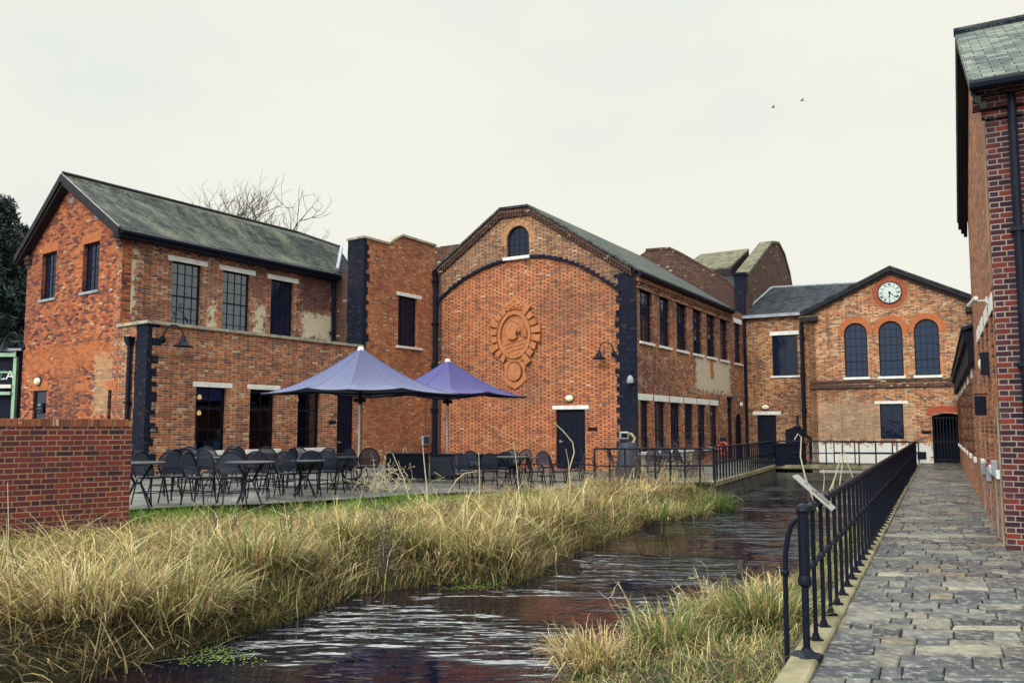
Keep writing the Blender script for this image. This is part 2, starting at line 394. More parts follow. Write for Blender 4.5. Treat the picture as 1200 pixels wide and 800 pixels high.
MT['brickB'] = brick('brick_left_upper', ORG[:4]+[(.42, .26, .14)], (.42, .34, .26), .5, soot=.6, lime=.5, seed=2, pale=.05, patches=[
    uvp(PB, 143, 160, 290, 372)+(lime, .85), uvp(PB, 352, 392, 366, 400)+(lime, .95), uvp(PB, 242, 254, 350, 392)+(lime, .85), uvp(PB, 296, 312, 355, 398)+(lime, .85),
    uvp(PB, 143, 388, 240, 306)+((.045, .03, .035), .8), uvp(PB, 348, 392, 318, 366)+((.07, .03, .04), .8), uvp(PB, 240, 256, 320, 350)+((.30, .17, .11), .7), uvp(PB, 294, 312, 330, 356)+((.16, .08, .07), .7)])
MT['brickD'] = brick('brick_front_aisle', ORG, (.52, .40, .30), .45, soot=.35, lime=.5, seed=3, pale=.05, k=1., limec=(.56, .42, .28))
MT['brickE'] = brick('brick_tower', ORG[1:], (.40, .26, .18), .25, soot=.4, lime=.08, seed=4, k=1.)
MT['brickF'] = brick('brick_brown_gable', [(.11, .07, .06), (.26, .12, .06), (.36, .17, .08), (.38, .22, .11)], (.42, .31, .22), .6, soot=.5, lime=.15, seed=5, k=1.)
MT['brickP'] = brick('brick_arch_infill', [(.24, .07, .04), (.42, .12, .04), (.50, .155, .05), (.52, .19, .07)], (.50, .32, .20), .75, (.07, .03, .045), soot=.42, lime=.10, seed=6, k=1., pale=.01)
MT['brickG'] = brick('brick_mill_side', [(.07, .035, .04)]+ORG[1:4]+[(.50, .24, .11)], (.40, .30, .22), .5, soot=.6, lime=.45, seed=7, pale=.05, patches=[uvp(PG, 815, 856, 418, 462)+((.62, .55, .42), .8)])
MT['brickI'] = brick('brick_link', [(.10, .05, .04), (.36, .13, .05), (.50, .22, .09), (.52, .32, .15)], (.36, .28, .2), .4, soot=.5, lime=.6, seed=8, pale=.06, limec=(.42, .30, .17))
wb = (.72, .73, .70)
MT['brickJ'] = brick('brick_clock_hall', [(.10, .05, .04), (.40, .13, .05), (.54, .20, .08), (.56, .33, .16)], (.52, .42, .30), .35, soot=.5, lime=.85, seed=9, pale=.09, limec=(.50, .40, .26),
    patches=[(PJ.uv0()-.5, PJ.uv0()+5.2, -2., .93, wb, .97), (PJ.uv0()-.5, PJ.uv0()+4.5, .9, 2.9, (.5, .40, .26), .35)])
MT['brickH'] = brick('brick_old_gable', [(.05, .03, .035), (.12, .05, .045), (.26, .10, .05), (.10, .05, .05)], (.20, .16, .12), .5, soot=.9, lime=.06, seed=10, k=.55)
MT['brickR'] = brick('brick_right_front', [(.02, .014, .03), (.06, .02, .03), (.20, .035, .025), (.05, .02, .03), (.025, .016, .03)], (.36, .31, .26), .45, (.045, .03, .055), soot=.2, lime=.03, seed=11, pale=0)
MT['brickS'] = brick('brick_right_side', [(.12, .05, .05), (.38, .12, .05), (.46, .17, .07)], (.40, .28, .18), .3, soot=.2, lime=.5, seed=12, limec=(.50, .32, .16))
MT['brickW'] = brick('brick_garden_wall', [(.035, .016, .03), (.10, .024, .03), (.15, .03, .028), (.07, .02, .03)], (.32, .21, .11), .3, (.04, .025, .05), soot=.15, lime=.02, seed=13, pale=0, k=1.25)
MT['black'] = brick('black_painted_brick', [(.004, .007, .018), (.010, .015, .032)], (.012, .018, .036), .2, (.004, .007, .018), soot=.1, lime=.14, seed=14, pale=0, limec=(.07, .09, .13))
MT['roofA'] = slate('mossy_slate', (.012, .017, .02), (.04, .046, .044), (.14, .15, .11), .8, seed=1)
MT['roofG'] = slate('grey_green_slate', (.03, .04, .042), (.08, .095, .09), (.16, .17, .13), .4, seed=2)
MT['roofI'] = slate('dark_slate', (.010, .014, .024), (.035, .042, .055), (.12, .13, .12), .35, seed=3)
MT['roofR'] = slate('pale_lichened_slate', (.08, .10, .10), (.21, .235, .20), (.03, .04, .055), .7, w=.28, h=.17, seed=4)

# ================================================================== LEFT BUILDING
LB = thing('brick_building', 'two-storey red brick building with mossy slate roof at the left, with a lower front aisle', 'building', (-12, 27, 0))
rA1, rA2 = PA.rect(48.8, 65.5, 296, 350), PA.rect(97, 116, 284.5, 341)
rA3 = PA.rect(38.5, 54, 457.5, 489); rA4 = PA.rect(126, 143.5, 456.5, 492)
rA3 = (rA3[0], rA3[1], .9, rA3[3]); rA4 = (rA4[0], min(rA4[1], PA.L-.1), .9, rA4[3])
eL, ap, eR = PA.pix(25, 303), PA.pix(83, 212), PA.pix(138, 268)
zE = (eL[1]+eR[1])/2
apu = ap[0]
build('wall', wallmesh(PA, [(0, -.3), (PA.L, -.3), (PA.L, zE), (apu, ap[1]), (0, zE)], [rh(r) for r in (rA1, rA2, rA3, rA4)]), MT['brickA'], LB)
for r in (rA1, rA2):
    window(LB, PA, r, 4, 6, rec=.12, heavy=(3,)); smallarch(LB, PA, r, .28); lintel(LB, PA, r[0]-.08, r[1]+.08, r[2]-.09, r[2]-.002, 'lead', .06, 'sill')
window(LB, PA, rA3, 1, 2, rec=.05); window(LB, PA, rA4, 1, 2, rec=.08)
for r in (rA3, rA4): smallarch(LB, PA, r, .26)
sm = PA.rect(87, 104, 449, 457); mb = MB(); mb.pbox(PA, *sm, -.02, .006); build('brick_arch', mb, MT['arch'], LB)
for (x, y) in ((85, 235), (114, 254)):
    u, z = PA.pix(x, y); mb = MB(); mb.pbox(PA, u-.12, u+.12, z-.1, z+.1, -.02, .02)
    for i in range(4): mb.pbox(PA, u-.1, u+.1, z-.075+i*.045, z-.055+i*.045, .02, .035)
    build('vent_grille', mb, MT['lead'], LB)
# upper side wall
rB = [PB.rect(201, 235.5, 308, 380), PB.rect(260.5, 292.5, 319, 388), PB.rect(317, 343.5, 329.5, 393)]
zt = sum(r[3] for r in rB)/3; rB = [(r[0], r[1], 4.72, zt) for r in rB]
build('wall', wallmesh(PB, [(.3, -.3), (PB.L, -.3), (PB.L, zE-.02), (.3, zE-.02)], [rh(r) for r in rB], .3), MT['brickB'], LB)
mb = MB(); mb.pbox(PB, 0.002, .3, -.3, zE-.02, -.298, -.001); build('wall', mb, MT['brickB'], LB)
for i, r in enumerate(rB):
    window(LB, PB, r, 4, 6, rec=.1, gl='skyglass' if i < 2 else 'glass', heavy=(3,)); lintel(LB, PB, r[0]-.16, r[1]+.22, r[3], r[3]+.17)
# cornice corbels at corners
for (P, u) in ((PA, .12), (PA, PA.L-.15)):
    mb = MB()
    for k in range(3): mb.pbox(P, u-.12-.05*k, u+.15+.05*k, zE-.5+.14*k, zE-.36+.14*k, 0, .05+.05*k)
    build('corbel', mb, MT['brickH'], LB)
# aisle
uT = PD.pix(424, 460)[0]; zTop = 4.60
build('wall', wallmesh(PC, [(0.01, -.3), (PC.L-.3, -.3), (PC.L-.3, zTop), (0.01, zTop)], [], .28), MT['brickB'], LB)
mb = MB(); mb.pbox(PC, PC.L-.3, PC.L-.03, -.3, zTop, -.28, -.001); build('wall', mb, MT['black'], LB)
rD = [PD.rect(229, 265, 452.5, 526), PD.rect(292.5, 322, 456.5, 526), PD.rect(348.5, 375, 460, 526)]
zt = sum(r[3] for r in rD)/3; zb = sum(r[2] for r in rD)/3; rD = [(r[0], r[1], zb, zt) for r in rD]
dr = PD.rect(395, 414.5, 462, 520); dr = (dr[0], dr[1], .02, dr[3])
build('wall', wallmesh(PD, [(.06, -.3), (uT, -.3), (uT, zTop), (.06, zTop)], [rh(r) for r in rD+[dr]], .3), MT['brickD'], LB)
for r in rD:
    window(LB, PD, r, 2, 3, rec=.12, gl='clear', br=.03, heavy=(2,)); lintel(LB, PD, r[0]-.12, r[1]+.2, zt, zt+.15); lintel(LB, PD, r[0]-.15, r[1]+.22, zb-.14, zb-.002, pr=.1, name='sill', th=.22)
door(LB, PD, dr, .1); lintel(LB, PD, dr[0]-.12, dr[1]+.1, dr[3], dr[3]+.15)
quoin(LB, PD, 0.0, .16, -.3, zTop-.01, 1, tooth=.22); quoin(LB, PC, PC.L+.01, .62, -.3, zTop-.01, -1, tooth=.03, pr=.012)
pipe(LB, PC, PC.L-.80, 0, zTop-.35, r=.07)
# coping and flat roof of aisle
mb = MB()
cc = [PC.w(-.05, zTop, .10), PC.w(PC.L+.08, zTop, .10)]; k0 = PD.w(uT-.01, zTop, .08); kin = PD.w(uT-.01, zTop, -.25)
inn = PD.w(.25, zTop, -.28)
mb.prism([PC.w(-.05, zTop, .08), PC.w(PC.L+.08, zTop, .08), PD.w(uT-.01, zTop, .08), PD.w(uT-.01, zTop, -.3), PD.w(.3, zTop, -.3), PC.w(-.05, zTop, -.3)], (0, 0, .09))
build('coping', mb, MT['stone'], LB)
mb = MB(); mb.prism([PC.w(.02, zTop-.02, -.3), PC.w(PC.L-.2, zTop-.02, -.3), PD.w(uT-.02, zTop-.02, -.3), PB.w(PB.L, zTop-.02, .0), PB.w(0, zTop-.02, .0)], (0, 0, -.1)); build('roof', mb, MT['lead'], LB)
# rear walls
vb = Vector((b1[0]-a1[0], b1[1]-a1[1], 0)); a2 = (a0[0]+vb.x, a0[1]+vb.y)
simplewall(LB, a2, a0, -.3, zE-.02, MT['brickA']); simplewall(LB, b1, a2, -.3, zE-.02, MT['brickA'])
mb = MB(); mb.prism([PA.w(.1, .0, -.31), PA.w(PA.L-.1, .0, -.31), PB.w(PB.L, .0, -.31), (a2[0], a2[1], .0)], (0, 0, .03)); 
build('floor', mb, MT['rust'], LB)
# main roof
ov = .28; riz = ap[1]+.16; fwd = PB.d*-ov
def ridge(u): return PA.w(apu, riz, 0)+PB.d*u
run = (PA.L-apu); sl = (ap[1]-zE)/run
eo = .32
def eavR(u): return PA.w(PA.L+eo, zE+.16-sl*eo, 0)+PB.d*u
slL = (ap[1]-zE)/apu
def eavL(u): return PA.w(-eo, zE+.16-slL*eo, 0)+PB.d*u
ur = (PB.pix(347, 267, -3.4)[0]); hip = PB.pw(400, 291, -1.2); vl = PB.w(PB.L+.0, zE+.0, .2)
mb = MB(); mb.slab([eavR(-ov), eavR(PB.L-.1), hip, ridge(ur), ridge(-ov)], .07); build('roof', mb, MT['roofA'], LB, smooth=False)
mb = MB(); mb.slab([eavL(-ov), eavL(PB.L), PB.w(PB.L+.4, 8.2, -4.5), ridge(ur), ridge(-ov)], .07); build('roof', mb, MT['roofA'], LB)
mb = MB(); mb.slab([hip, PB.w(PB.L+1.3, hip.z-.02, -1.2), PB.w(PB.L+1.3, zE+.0, .05), PB.w(PB.L-.02, zE+.03, .2)], .07); build('roof', mb, MT['roofI'], LB)
mb = MB(); mb.slab([ridge(ur), hip, PB.w(PB.L+1.3, hip.z-.02, -1.2), PB.w(PB.L+1.3, 8.2, -4.5)], .07); build('roof', mb, MT['roofI'], LB)
mb = MB(); h2 = hip+Vector((0, 0, .03)); mb.tube([h2, PB.w(PB.L-.1, zE+.12, .22)], .075, 6); build('flashing', mb, MT['lead'], LB)
mb = MB(); mb.tube([ridge(-ov)+Vector((0, 0, .03)), ridge(ur)+Vector((0, 0, .03)), h2], .07, 8); build('ridge_tiles', mb, MT['timber'], LB)
# bargeboards
mb = MB(); B0 = fwd+PA.n*.0
for (e, s_) in ((eavL(-ov), 1), (eavR(-ov), 1)):
    r0 = ridge(-ov); p = [e, r0, r0-Vector((0, 0, .26)), e-Vector((0, 0, .24))]; mb.prism([q-PB.d*.01 for q in p], -PB.d*.05)
    q1, q2 = e.lerp(r0, .02)-Vector((0, 0, .2)), r0-Vector((0, 0, .24))
    mb.prism([q1, q2, q2-Vector((0, 0, .14)), q1-Vector((0, 0, .14))], PB.d*(ov+.02))
build('bargeboard', mb, MT['timber'], LB)
mb = MB(); g0, g1_ = eavR(-ov), eavR(PB.L-.1); dn = Vector((0, 0, -.12)); mb.tube([g0+dn+PB.n*.06, g1_+dn+PB.n*.06], .075, 8)
q = -PB.n*(eo+.02); z3 = Vector((0, 0, -.09)); z4 = Vector((0, 0, -.28)); mb.prism([g0+z3, g0+z4, g0+z4+q, g0+z3+q], PB.d*(PB.L+ov)); build('gutter', mb, MT['pipe'], LB)
pipe(LB, PB, PB.L-.15, zTop+.1, zE-.1, r=.06, hopper=False)

mb = MB(); mb.tube([eavR(-ov-.02)+Vector((0, 0, 0)), ridge(-ov-.02)], .022, 6); build('verge_trim', mb, MT['lead'], LB)
# ---- interior of the bar behind the clear panes
mb = MB(); mb.pbox(PD, .3, uT, 0, 4.4, -1.62, -1.55); 
for z in (1.3, 1.9, 2.5): mb.pbox(PD, .5, uT-.6, z, z+.03, -1.55, -1.35)
build('bar_shelves', mb, MT['rust'], LB)
for r in rD[:1]+rD[2:]:
    um = (r[0]+r[1])/2+.12
    for zz in ((zt-.28, zt-.78) if r is rD[0] else (zt-.25,)):
        c = PD.w(um, zz, -.8)
        o = thing('pendant_lamp', 'small glowing %s pendant lamp behind the %s aisle window' % (('upper' if zz == zt-.28 else 'lower') if r is rD[0] else 'single', 'leftmost' if r is rD[0] else 'third'), 'lamp', c, 'pendant lamps in the bar')
        mb = MB(); mb.lathe(c, [(.03, -.07), (.06, -.05), (.065, 0), (.05, .05), (.02, .08)], 12); build('bulb', mb, MT['bulb'], o, smooth=True)
        mb = MB(); mb.tube([c+Vector((0, 0, .1)), c+Vector((0, 0, 4.3-c.z))], .008, 5); build('cord', mb, MT['iron'], o)
MT['bottle'] = plain('pale_blue_glass', (.35, .55, .65), .15, .2, 9)
bp = None
for wi, (r, offs) in enumerate(((rD[0], (.10, .2, .3, .78, 1.28, 1.38, 1.48)), (rD[1], (.12, .9)))):
    for k, du in enumerate(offs):
        u = r[0]+du*(r[1]-r[0])/1.62; c = PD.w(u, zb+.02, -.24)
        if bp is None:
            mb = MB(); mb.lathe((0, 0, 0), [(.036, 0), (.04, .02), (.04, .17), (.014, .22), (.014, .29)], 10)
            o = build('bottle', mb, MT['bottle'], smooth=True); bp = o
        else: o = bp.copy(); COL.objects.link(o)
        o.location = c
        pos = ('first', 'second', 'third', 'fourth', 'fifth', 'sixth', 'seventh')[k]
        tag(o, 'pale blue bottle on the inner sill of the %s aisle window, %s from its left' % (('leftmost', 'second')[wi], pos), 'bottle', 'bottles on the inner window sills')

# ================================================================== TOWER
TW = thing('brick_tower', 'flat-topped orange brick stair tower with black painted corner between two gabled buildings', 'building', (-5, 32.5, 0))
k1 = PD.pix(427, 276)[1]; ua, ub = PD.pix(455, 284), PD.pix(471, 274)
ztw = k1-.1; zhi = ub[1]-.1; rE = PD.rect(466.5, 488.5, 348, 406)
zr = PD.pix(506, 285)[1]-.1
build('wall', wallmesh(PD, [(uT+.06, -.3), (PD.L, -.3), (PD.L, zr), (ub[0], zhi), (ua[0], ztw), (uT+.06, ztw)], [rh(rE)], .3), MT['brickE'], TW)
window(TW, PD, rE, 4, 6, rec=.1, heavy=(3,)); lintel(TW, PD, rE[0]-.1, rE[1]+.3, rE[3], rE[3]+.15); lintel(TW, PD, rE[0]-.1, rE[1]+.3, rE[2]-.1, rE[2]-.002, pr=.08, name='sill', th=.2)
tc0 = PD.w(uT, 0); PTs = Plane(tuple((tc0-PA.d*1.6)[:2]), tuple(tc0[:2]))
build('wall', wallmesh(PTs, [(0, -.3), (PTs.L-.03, -.3), (PTs.L-.03, ztw), (PTs.L-.9, ztw), (PTs.L-.9, zE-.05), (0.0, zE-.05)], [], .3), MT['brickH'], TW)
quoin(TW, PD, uT, .16, zTop+.02, ztw-.005, 1, tooth=.14); quoin(TW, PTs, PTs.L+.01, .88, zTop-.1, ztw-.005, -1, tooth=.0, pr=.012)
mb = MB()
for (p, q) in (((uT-.06, ztw), ua), (ua, ub), (ub, (PD.L, zr+.0))):
    z0_, z1_ = (ztw if p[0] < ua[0] else (ztw if p is ua else zhi)), (ztw if q is ua else (zhi if q is ub else zr))
    mb.prism([PD.w(p[0], z0_+.003, .06), PD.w(q[0], z1_+.003, .06), PD.w(q[0], z1_+.09, .06), PD.w(p[0], z0_+.09, .06)], -PD.n*.42)
mb.pbox(PTs, PTs.L-.92, PTs.L-.36, ztw+.003, ztw+.088, -.3, .06); build('coping', mb, MT['stone'], TW)
bk = PD.w(PD.L, 0, -.95); bk2 = PD.w(uT+.1, 0, -.95)
simplewall(TW, bk[:2], bk2[:2], -.3, ztw-.3, MT['brickE']); 
mb = MB(); mb.prism([PD.w(uT+.2, 0, -1.3), PD.w(PD.L, 0, -1.3), PD.w(PD.L, 0, -4.5), PD.w(uT+.2, 0, -4.5)], (0, 0, zE)); build('rear_block', mb, MT['brickH'], TW)
mb = MB(); mb.prism([PD.w(uT+.1, ztw-.35, -.3), PD.w(PD.L, ztw-.35, -.3), PD.w(PD.L, ztw-.35, -.9), PD.w(uT+.1, ztw-.35, -.9)], (0, 0, -.1)); build('roof', mb, MT['lead'], TW)
# dark parapet behind
PK = Plane(PF.w(-1.5, 0, -1.2)[:2], PF.w(1.2, 0, -1.2)[:2])
mb = MB(); z_ = PK.pix(515, 289)[1]; mb.pbox(PK, 0, 2.6, 5, z_, -.3, 0); build('parapet', mb, MT['brickH'], TW)
pipe(TW, PD, PD.L-.12, 0, PD.pix(505, 318)[1], off=.12, r=.085)

# ================================================================== MILL BUILDING (arched gable)
MBD = thing('brick_mill_building', 'brick mill building with a big black arch, oval terracotta emblem and long row of windows', 'building', (4, 34, 0))
pL, pA, pB, pR = PF.pix(509, 322), PF.pix(588, 249), PF.pix(621, 245), PF.pix(741, 316)
arcp = [(115, 570), (150, 520), (200, 475), (260, 430), (330, 390), (400, 360), (470, 340), (560, 330), (620, 326), (700, 340), (780, 365), (850, 400), (920, 445), (983, 490)]
arc = [PF.pix(480+x/4, 220+y/4) for x, y in arcp]; arc[0] = (.10, arc[0][1])
uq = arc[-1][0]
zeF = (pL[1]*.3+pR[1]*.7)
hole = [(.10, -.2)]+arc+[(uq, -.2)]
rw = PF.rect(594, 620, 264.5, 300.5)
build('wall', wallmesh(PF, [(0.0, -.3), (PF.L, -.3), (PF.L, pR[1]), (pB[0], pB[1]), (pA[0], pA[1]), (0.0, pL[1])], [hole, archpts(*rw)], .32), MT['brickF'], MBD)
rd = PF.rect(650.5, 685, 479.5, 550); rd = (rd[0], rd[1], .02, rd[3])
build('wall', wallmesh(PF, [(.0, -.3), (uq+.05, -.3)]+[(uq+.05, arc[-1][1]+.05)]+[(u, z+.1) for u, z in arc[::-1]], [rh(rd)], .25, off=-.06), MT['brickP'], MBD, label=None) if False else build('wall', wallmesh(PF, [(.0, -.3), (uq+.05, -.3)]+[(uq+.05, arc[-1][1]+.05)]+[(u, z+.1) for u, z in arc[::-1]], [rh(rd)], .2, off=-.06), MT['brickP'], MBD)
# arch band
mb = MB(); n = len(arc)
top = []
for i in range(n):
    a_, b_ = arc[max(i-1, 0)], arc[min(i+1, n-1)]; du, dz = b_[0]-a_[0], b_[1]-a_[1]; l = math.hypot(du, dz); top.append((arc[i][0]-dz/l*.10, arc[i][1]+du/l*.10))
bot = [(u, z) for u, z in arc]; top[0] = (arc[0][0], top[0][1]+.1)
mb.prism([PF.w(u, z, .05) for u, z in bot+top[::-1]], -PF.n*.14); build('arch_band', mb, MT['black'], MBD)
mb = MB()
for i in range(2, 13):
    for t in (0, .33, .66):
        if i+1 >= n: continue
        u = top[i][0]*(1-t)+top[i+1][0]*t; z = top[i][1]*(1-t)+top[i+1][1]*t; mb.pbox(PF, u-.13, u+.13, z-.04, z+.02, -.02, .01)
build('arch_band', mb, MT['black'], MBD)
window(MBD, PF, rw, 4, 5, rec=.12, arch=True); lintel(MBD, PF, rw[0]-.15, rw[1]+.05, rw[2]-.13, rw[2]-.002, pr=.1, name='sill', th=.2)
def archring(par, P, r, wd, m, name='brick_arch', pr=.008, legs=0):
    u0, u1, z0, z1 = r; rr = (u1-u0)/2; c = (u0+u1)/2; zs = z1-rr; k = 18; o = []; i_ = []
    for i in range(k+1):
        g = math.pi*i/k; o.append((c+(rr+wd)*math.cos(g), zs+(rr+wd)*math.sin(g))); i_.append((c+rr*math.cos(g), zs+rr*math.sin(g)))
    if legs: o = [(u1+wd, zs-legs)]+o+[(u0-wd, zs-legs)]; i_ = [(u1, zs-legs)]+i_+[(u0, zs-legs)]
    mb = MB(); mb.prism([P.w(u, z, pr) for u, z in o+i_[::-1]], -P.n*.05); return build(name, mb, MT[m], par)
archring(MBD, PF, rw, .26, 'buff', legs=.25)
door(MBD, PF, rd, .12, off=-.06, label='tall black double door with pale push bar under white lintel')
lintel(MBD, PF, rd[0]-.14, rd[1]+.16, rd[3], rd[3]+.15, pr=-.04)
quoin(MBD, PF, PF.L, .68, -.3, PF.pix(743, 318)[1], -1, tooth=.15)
mb = MB(); mb.pbox(PG, -.0005, .09, -.3, PF.pix(743, 318)[1], -.01, .006); build('quoin', mb, MT['black'], MBD)
# dentil verge + roof
mb = MB()
for (p, q) in ((pL, pA), (pA, pB), (pB, pR)):
    for (dz0, dz1, pr) in ((-.1, .05, .14), (-.26, -.1, .07)):
        mb.prism([PF.w(p[0], p[1]+dz0, pr), PF.w(q[0], q[1]+dz0, pr), PF.w(q[0], q[1]+dz1, pr), PF.w(p[0], p[1]+dz1, pr)], -PF.n*(pr+.0))
    k = int(math.hypot(q[0]-p[0], q[1]-p[1])/.13)
    for i in range(k):
        t = (i+.5)/k; u = p[0]+(q[0]-p[0])*t; z = p[1]+(q[1]-p[1])*t; mb.pbox(PF, u-.035, u+.035, z-.24, z-.1, .07, .12)
build('dentil_verge', mb, MT['brickH'], MBD)
prof = [(pL[0]-.02, pL[1]+.07), (pA[0], pA[1]+.07), (pB[0], pB[1]+.07), (pR[0]+.36, pR[1]+.07-.36*.6)]
Lg = 11.6
for i in range(3):
    p, q = prof[i], prof[i+1]
    mb = MB(); s0 = PF.n*.2; A_, B_ = PF.w(p[0], p[1])+s0, PF.w(q[0], q[1])+s0; vv = PG.d*Lg
    mb.slab([A_, B_, B_+vv, A_+vv], -.09); build('roof', mb, MT['roofG' if i != 1 else 'roofI'], MBD)
mb = MB(); A_ = PF.w(*prof[3])+PF.n*.22+Vector((0, 0, -.02)); mb.tube([A_+PG.n*.03, A_+PG.n*.03+PG.d*Lg], .08, 8)
z0_ = pR[1]-.25
mb.pbox(PG, 0.02, Lg, z0_-.02, z0_+.10, 0, .28)
build('gutter', mb, MT['pipe'], MBD)
mb = MB(); mb.pbox(PG, .02, Lg, z0_-.18, z0_-.03, 0, .14); mb.pbox(PG, .02, Lg, z0_-.42, z0_-.34, 0, .06)
for i in range(int(Lg/.24)): mb.pbox(PG, .1+i*.24, .2+i*.24, z0_-.3, z0_-.18, 0, .11)
build('cornice', mb, MT['brickG'], MBD)
for i in range(0, 0): pass
# roof vents on the ridge
# side wall
UX = [(750, 764), (773, 784.5), (793, 804.5), (812, 822), (828, 837.5), (843.5, 852), (860, 867.5)]
LX = [(748.5, 760.5), (767.5, 780), (786, 797.5), (802.5, 813), (818, 827.5), (832.5, 841)]
zu1, zu0 = PG.pix(757, 339)[1], PG.pix(757, 401)[1]; zl1, zl0 = PG.pix(755, 469)[1], PG.pix(755, 529)[1]
RU = [(PG.pix(a, 372)[0], PG.pix(b, 372)[0], zu0, zu1) for a, b in UX]; RL = [(PG.pix(a, 500)[0], PG.pix(b, 500)[0], zl0, zl1) for a, b in LX]
RU = [(max(r[0], .12), min(r[1], PG.L-.15), r[2], r[3]) for r in RU]; RL = [(max(r[0], .13),)+r[1:] for r in RL]
nd = (PG.pix(862, 510)[0], PG.pix(870, 510)[0], .02, PG.pix(866, 484)[1])
build('wall', wallmesh(PG, [(.32, -.3), (PG.L+.5, -.3), (PG.L+.5, pR[1]), (.32, pR[1])], [rh(r) for r in RU[1:]+RL[1:]]+[[(max(.33, u), z) for u, z in rh(RU[0])], [(max(.33, u), z) for u, z in rh(RL[0])], archpts(*nd)], .3), MT['brickG'], MBD)
for (ue_, z0q, z1q, dp) in ((.32, -.3, zl0, .29), (.32, zl1, zu0, .29), (.32, zu1, pR[1], .29), (.115, zl0, zl1, .2), (.115, zu0, zu1, .2)):
    mb = MB(); mb.pbox(PG, .003, ue_, z0q, z1q, -dp, 0); build('wall', mb, MT['brickG'], MBD)
for r in RU: window(MBD, PG, r, 3, 7, rec=.09, br=.03); lintel(MBD, PG, r[0]-.08, r[1]+.2, r[3], r[3]+.24); lintel(MBD, PG, r[0]-.1, r[1]+.12, r[2]-.1, r[2]-.002, pr=.08, name='sill', th=.2)
for i, r in enumerate(RL):
    window(MBD, PG, r, 3, 7, rec=.09, br=.03)
    e = RL[i+1][0]-.05 if i < 5 else r[1]+.25
    lintel(MBD, PG, r[0]-.04, e-.12, r[3], r[3]+.24)
lintel(MBD, PG, .1, RL[-1][1]+.2, zl0-.12, zl0-.002, pr=.1, name='sill', th=.2)
mb = MB(); mb.pbox(PG, .1, RL[3][1], -.1, zl0-.13, -.02, .02); build('plinth', mb, plain('cream_render', (.48, .45, .36), .8, .4, 2), MBD)
door(MBD, PG, (nd[0]+.002, nd[1]-.002, nd[2], nd[3]-.02), .08, handle=False)
uh = PG.pix(853, 480)[0]; pipe(MBD, PG, uh, .1, PG.pix(853, 465)[1], r=.07)
# niche bricks
up, zp = PG.pix(834, 433); mb = MB(); mb.pbox(PG, up-.2, up+.2, zp-.1, zp+.5, 0, .02); mb.pbox(PG, up-.12, up+.12, zp-.35, zp-.1, 0, .08); build('patch', mb, MT['arch'], MBD)
# hidden side and back
bq = PF.w(0, 0)+PG.d*Lg
simplewall(MBD, bq[:2], dEnd, -.3, pL[1], MT['brickH'])

# terracotta emblem
EM = thing('terracotta_emblem', 'oval terracotta medallion with a veiled head in profile, set in the big brick arch', 'emblem', PF.w(*PF.pix(603, 393)))
cu, cz = PF.pix(603, 392.5); sx = (PF.pix(611, 392)[0]-PF.pix(595, 392)[0])/16; sz = (PF.pix(603, 384)[1]-PF.pix(603, 400)[1])/16
def ell(rx, rz, k, c=(0, 0), a0=0): return [(cu+c[0]*sx+rx*sx*math.cos(a0+2*math.pi*i/k), cz+c[1]*sz+rz*sz*math.sin(a0+2*math.pi*i/k)) for i in range(k)]
o_ = -.06
def epr(name, out, holes, h, m='terra', b=0, hh=0): 
    mb = MB(); mb.prism([PF.w(u, z, o_+h) for u, z in out], -PF.n*(h+hh+.0 if not b else h-b), [[PF.w(u, z, o_+h) for u, z in q] for q in holes]); return build(name, mb, MT[m], EM, bevel=.006)
epr('backing', ell(23.5, 32, 40), [ell(17, 25, 40)], .05)
epr('inner_frame', ell(19.5, 27.5, 40), [ell(16, 24, 40)], .13)
epr('oval_field', ell(16.3, 24.3, 40), [], .025)
mb = MB(); K = 22
for i in range(K):
    g0 = 2*math.pi*(i+.12)/K; g1 = 2*math.pi*(i+.88)/K; big = 1.0 if i % 3 else 1.12
    if abs(math.sin((g0+g1)/2)) > .93: continue
    P4 = [(20.5, 28.5, g0), (27.5*big, 36*big, g0), (27.5*big, 36*big, g1), (20.5, 28.5, g1)]
    mb = MB(); mb.prism([PF.w(cu+a*sx*math.cos(g), cz+b*sz*math.sin(g), o_+.15) for a, b, g in P4], -PF.n*.15)
    build('ray_block', mb, MT['terra'], EM, bevel=.012)
# crown piece on top
mb = MB(); pts = [(-16, 27), (-14, 31), (-10, 34), (-7, 39), (-3, 43), (0, 47), (3, 43), (7, 39), (10, 34), (14, 31), (16, 27), (8, 29), (0, 30.5), (-8, 29)]
mb.prism([PF.w(cu+a*sx, cz+b*sz, o_+.12) for a, b in pts], -PF.n*.12)
for a, b in ((-9, 33), (-5, 36), (0, 40), (5, 36), (9, 33), (0, 34), (-4, 32.5), (4, 32.5)): mb.lathe(PF.w(cu+a*sx, cz+b*sz, o_+.12), [(.07, 0), (.05, .04), (.01, .055)], 8, PF.n)
build('crown', mb, MT['terra'], EM, bevel=.01)
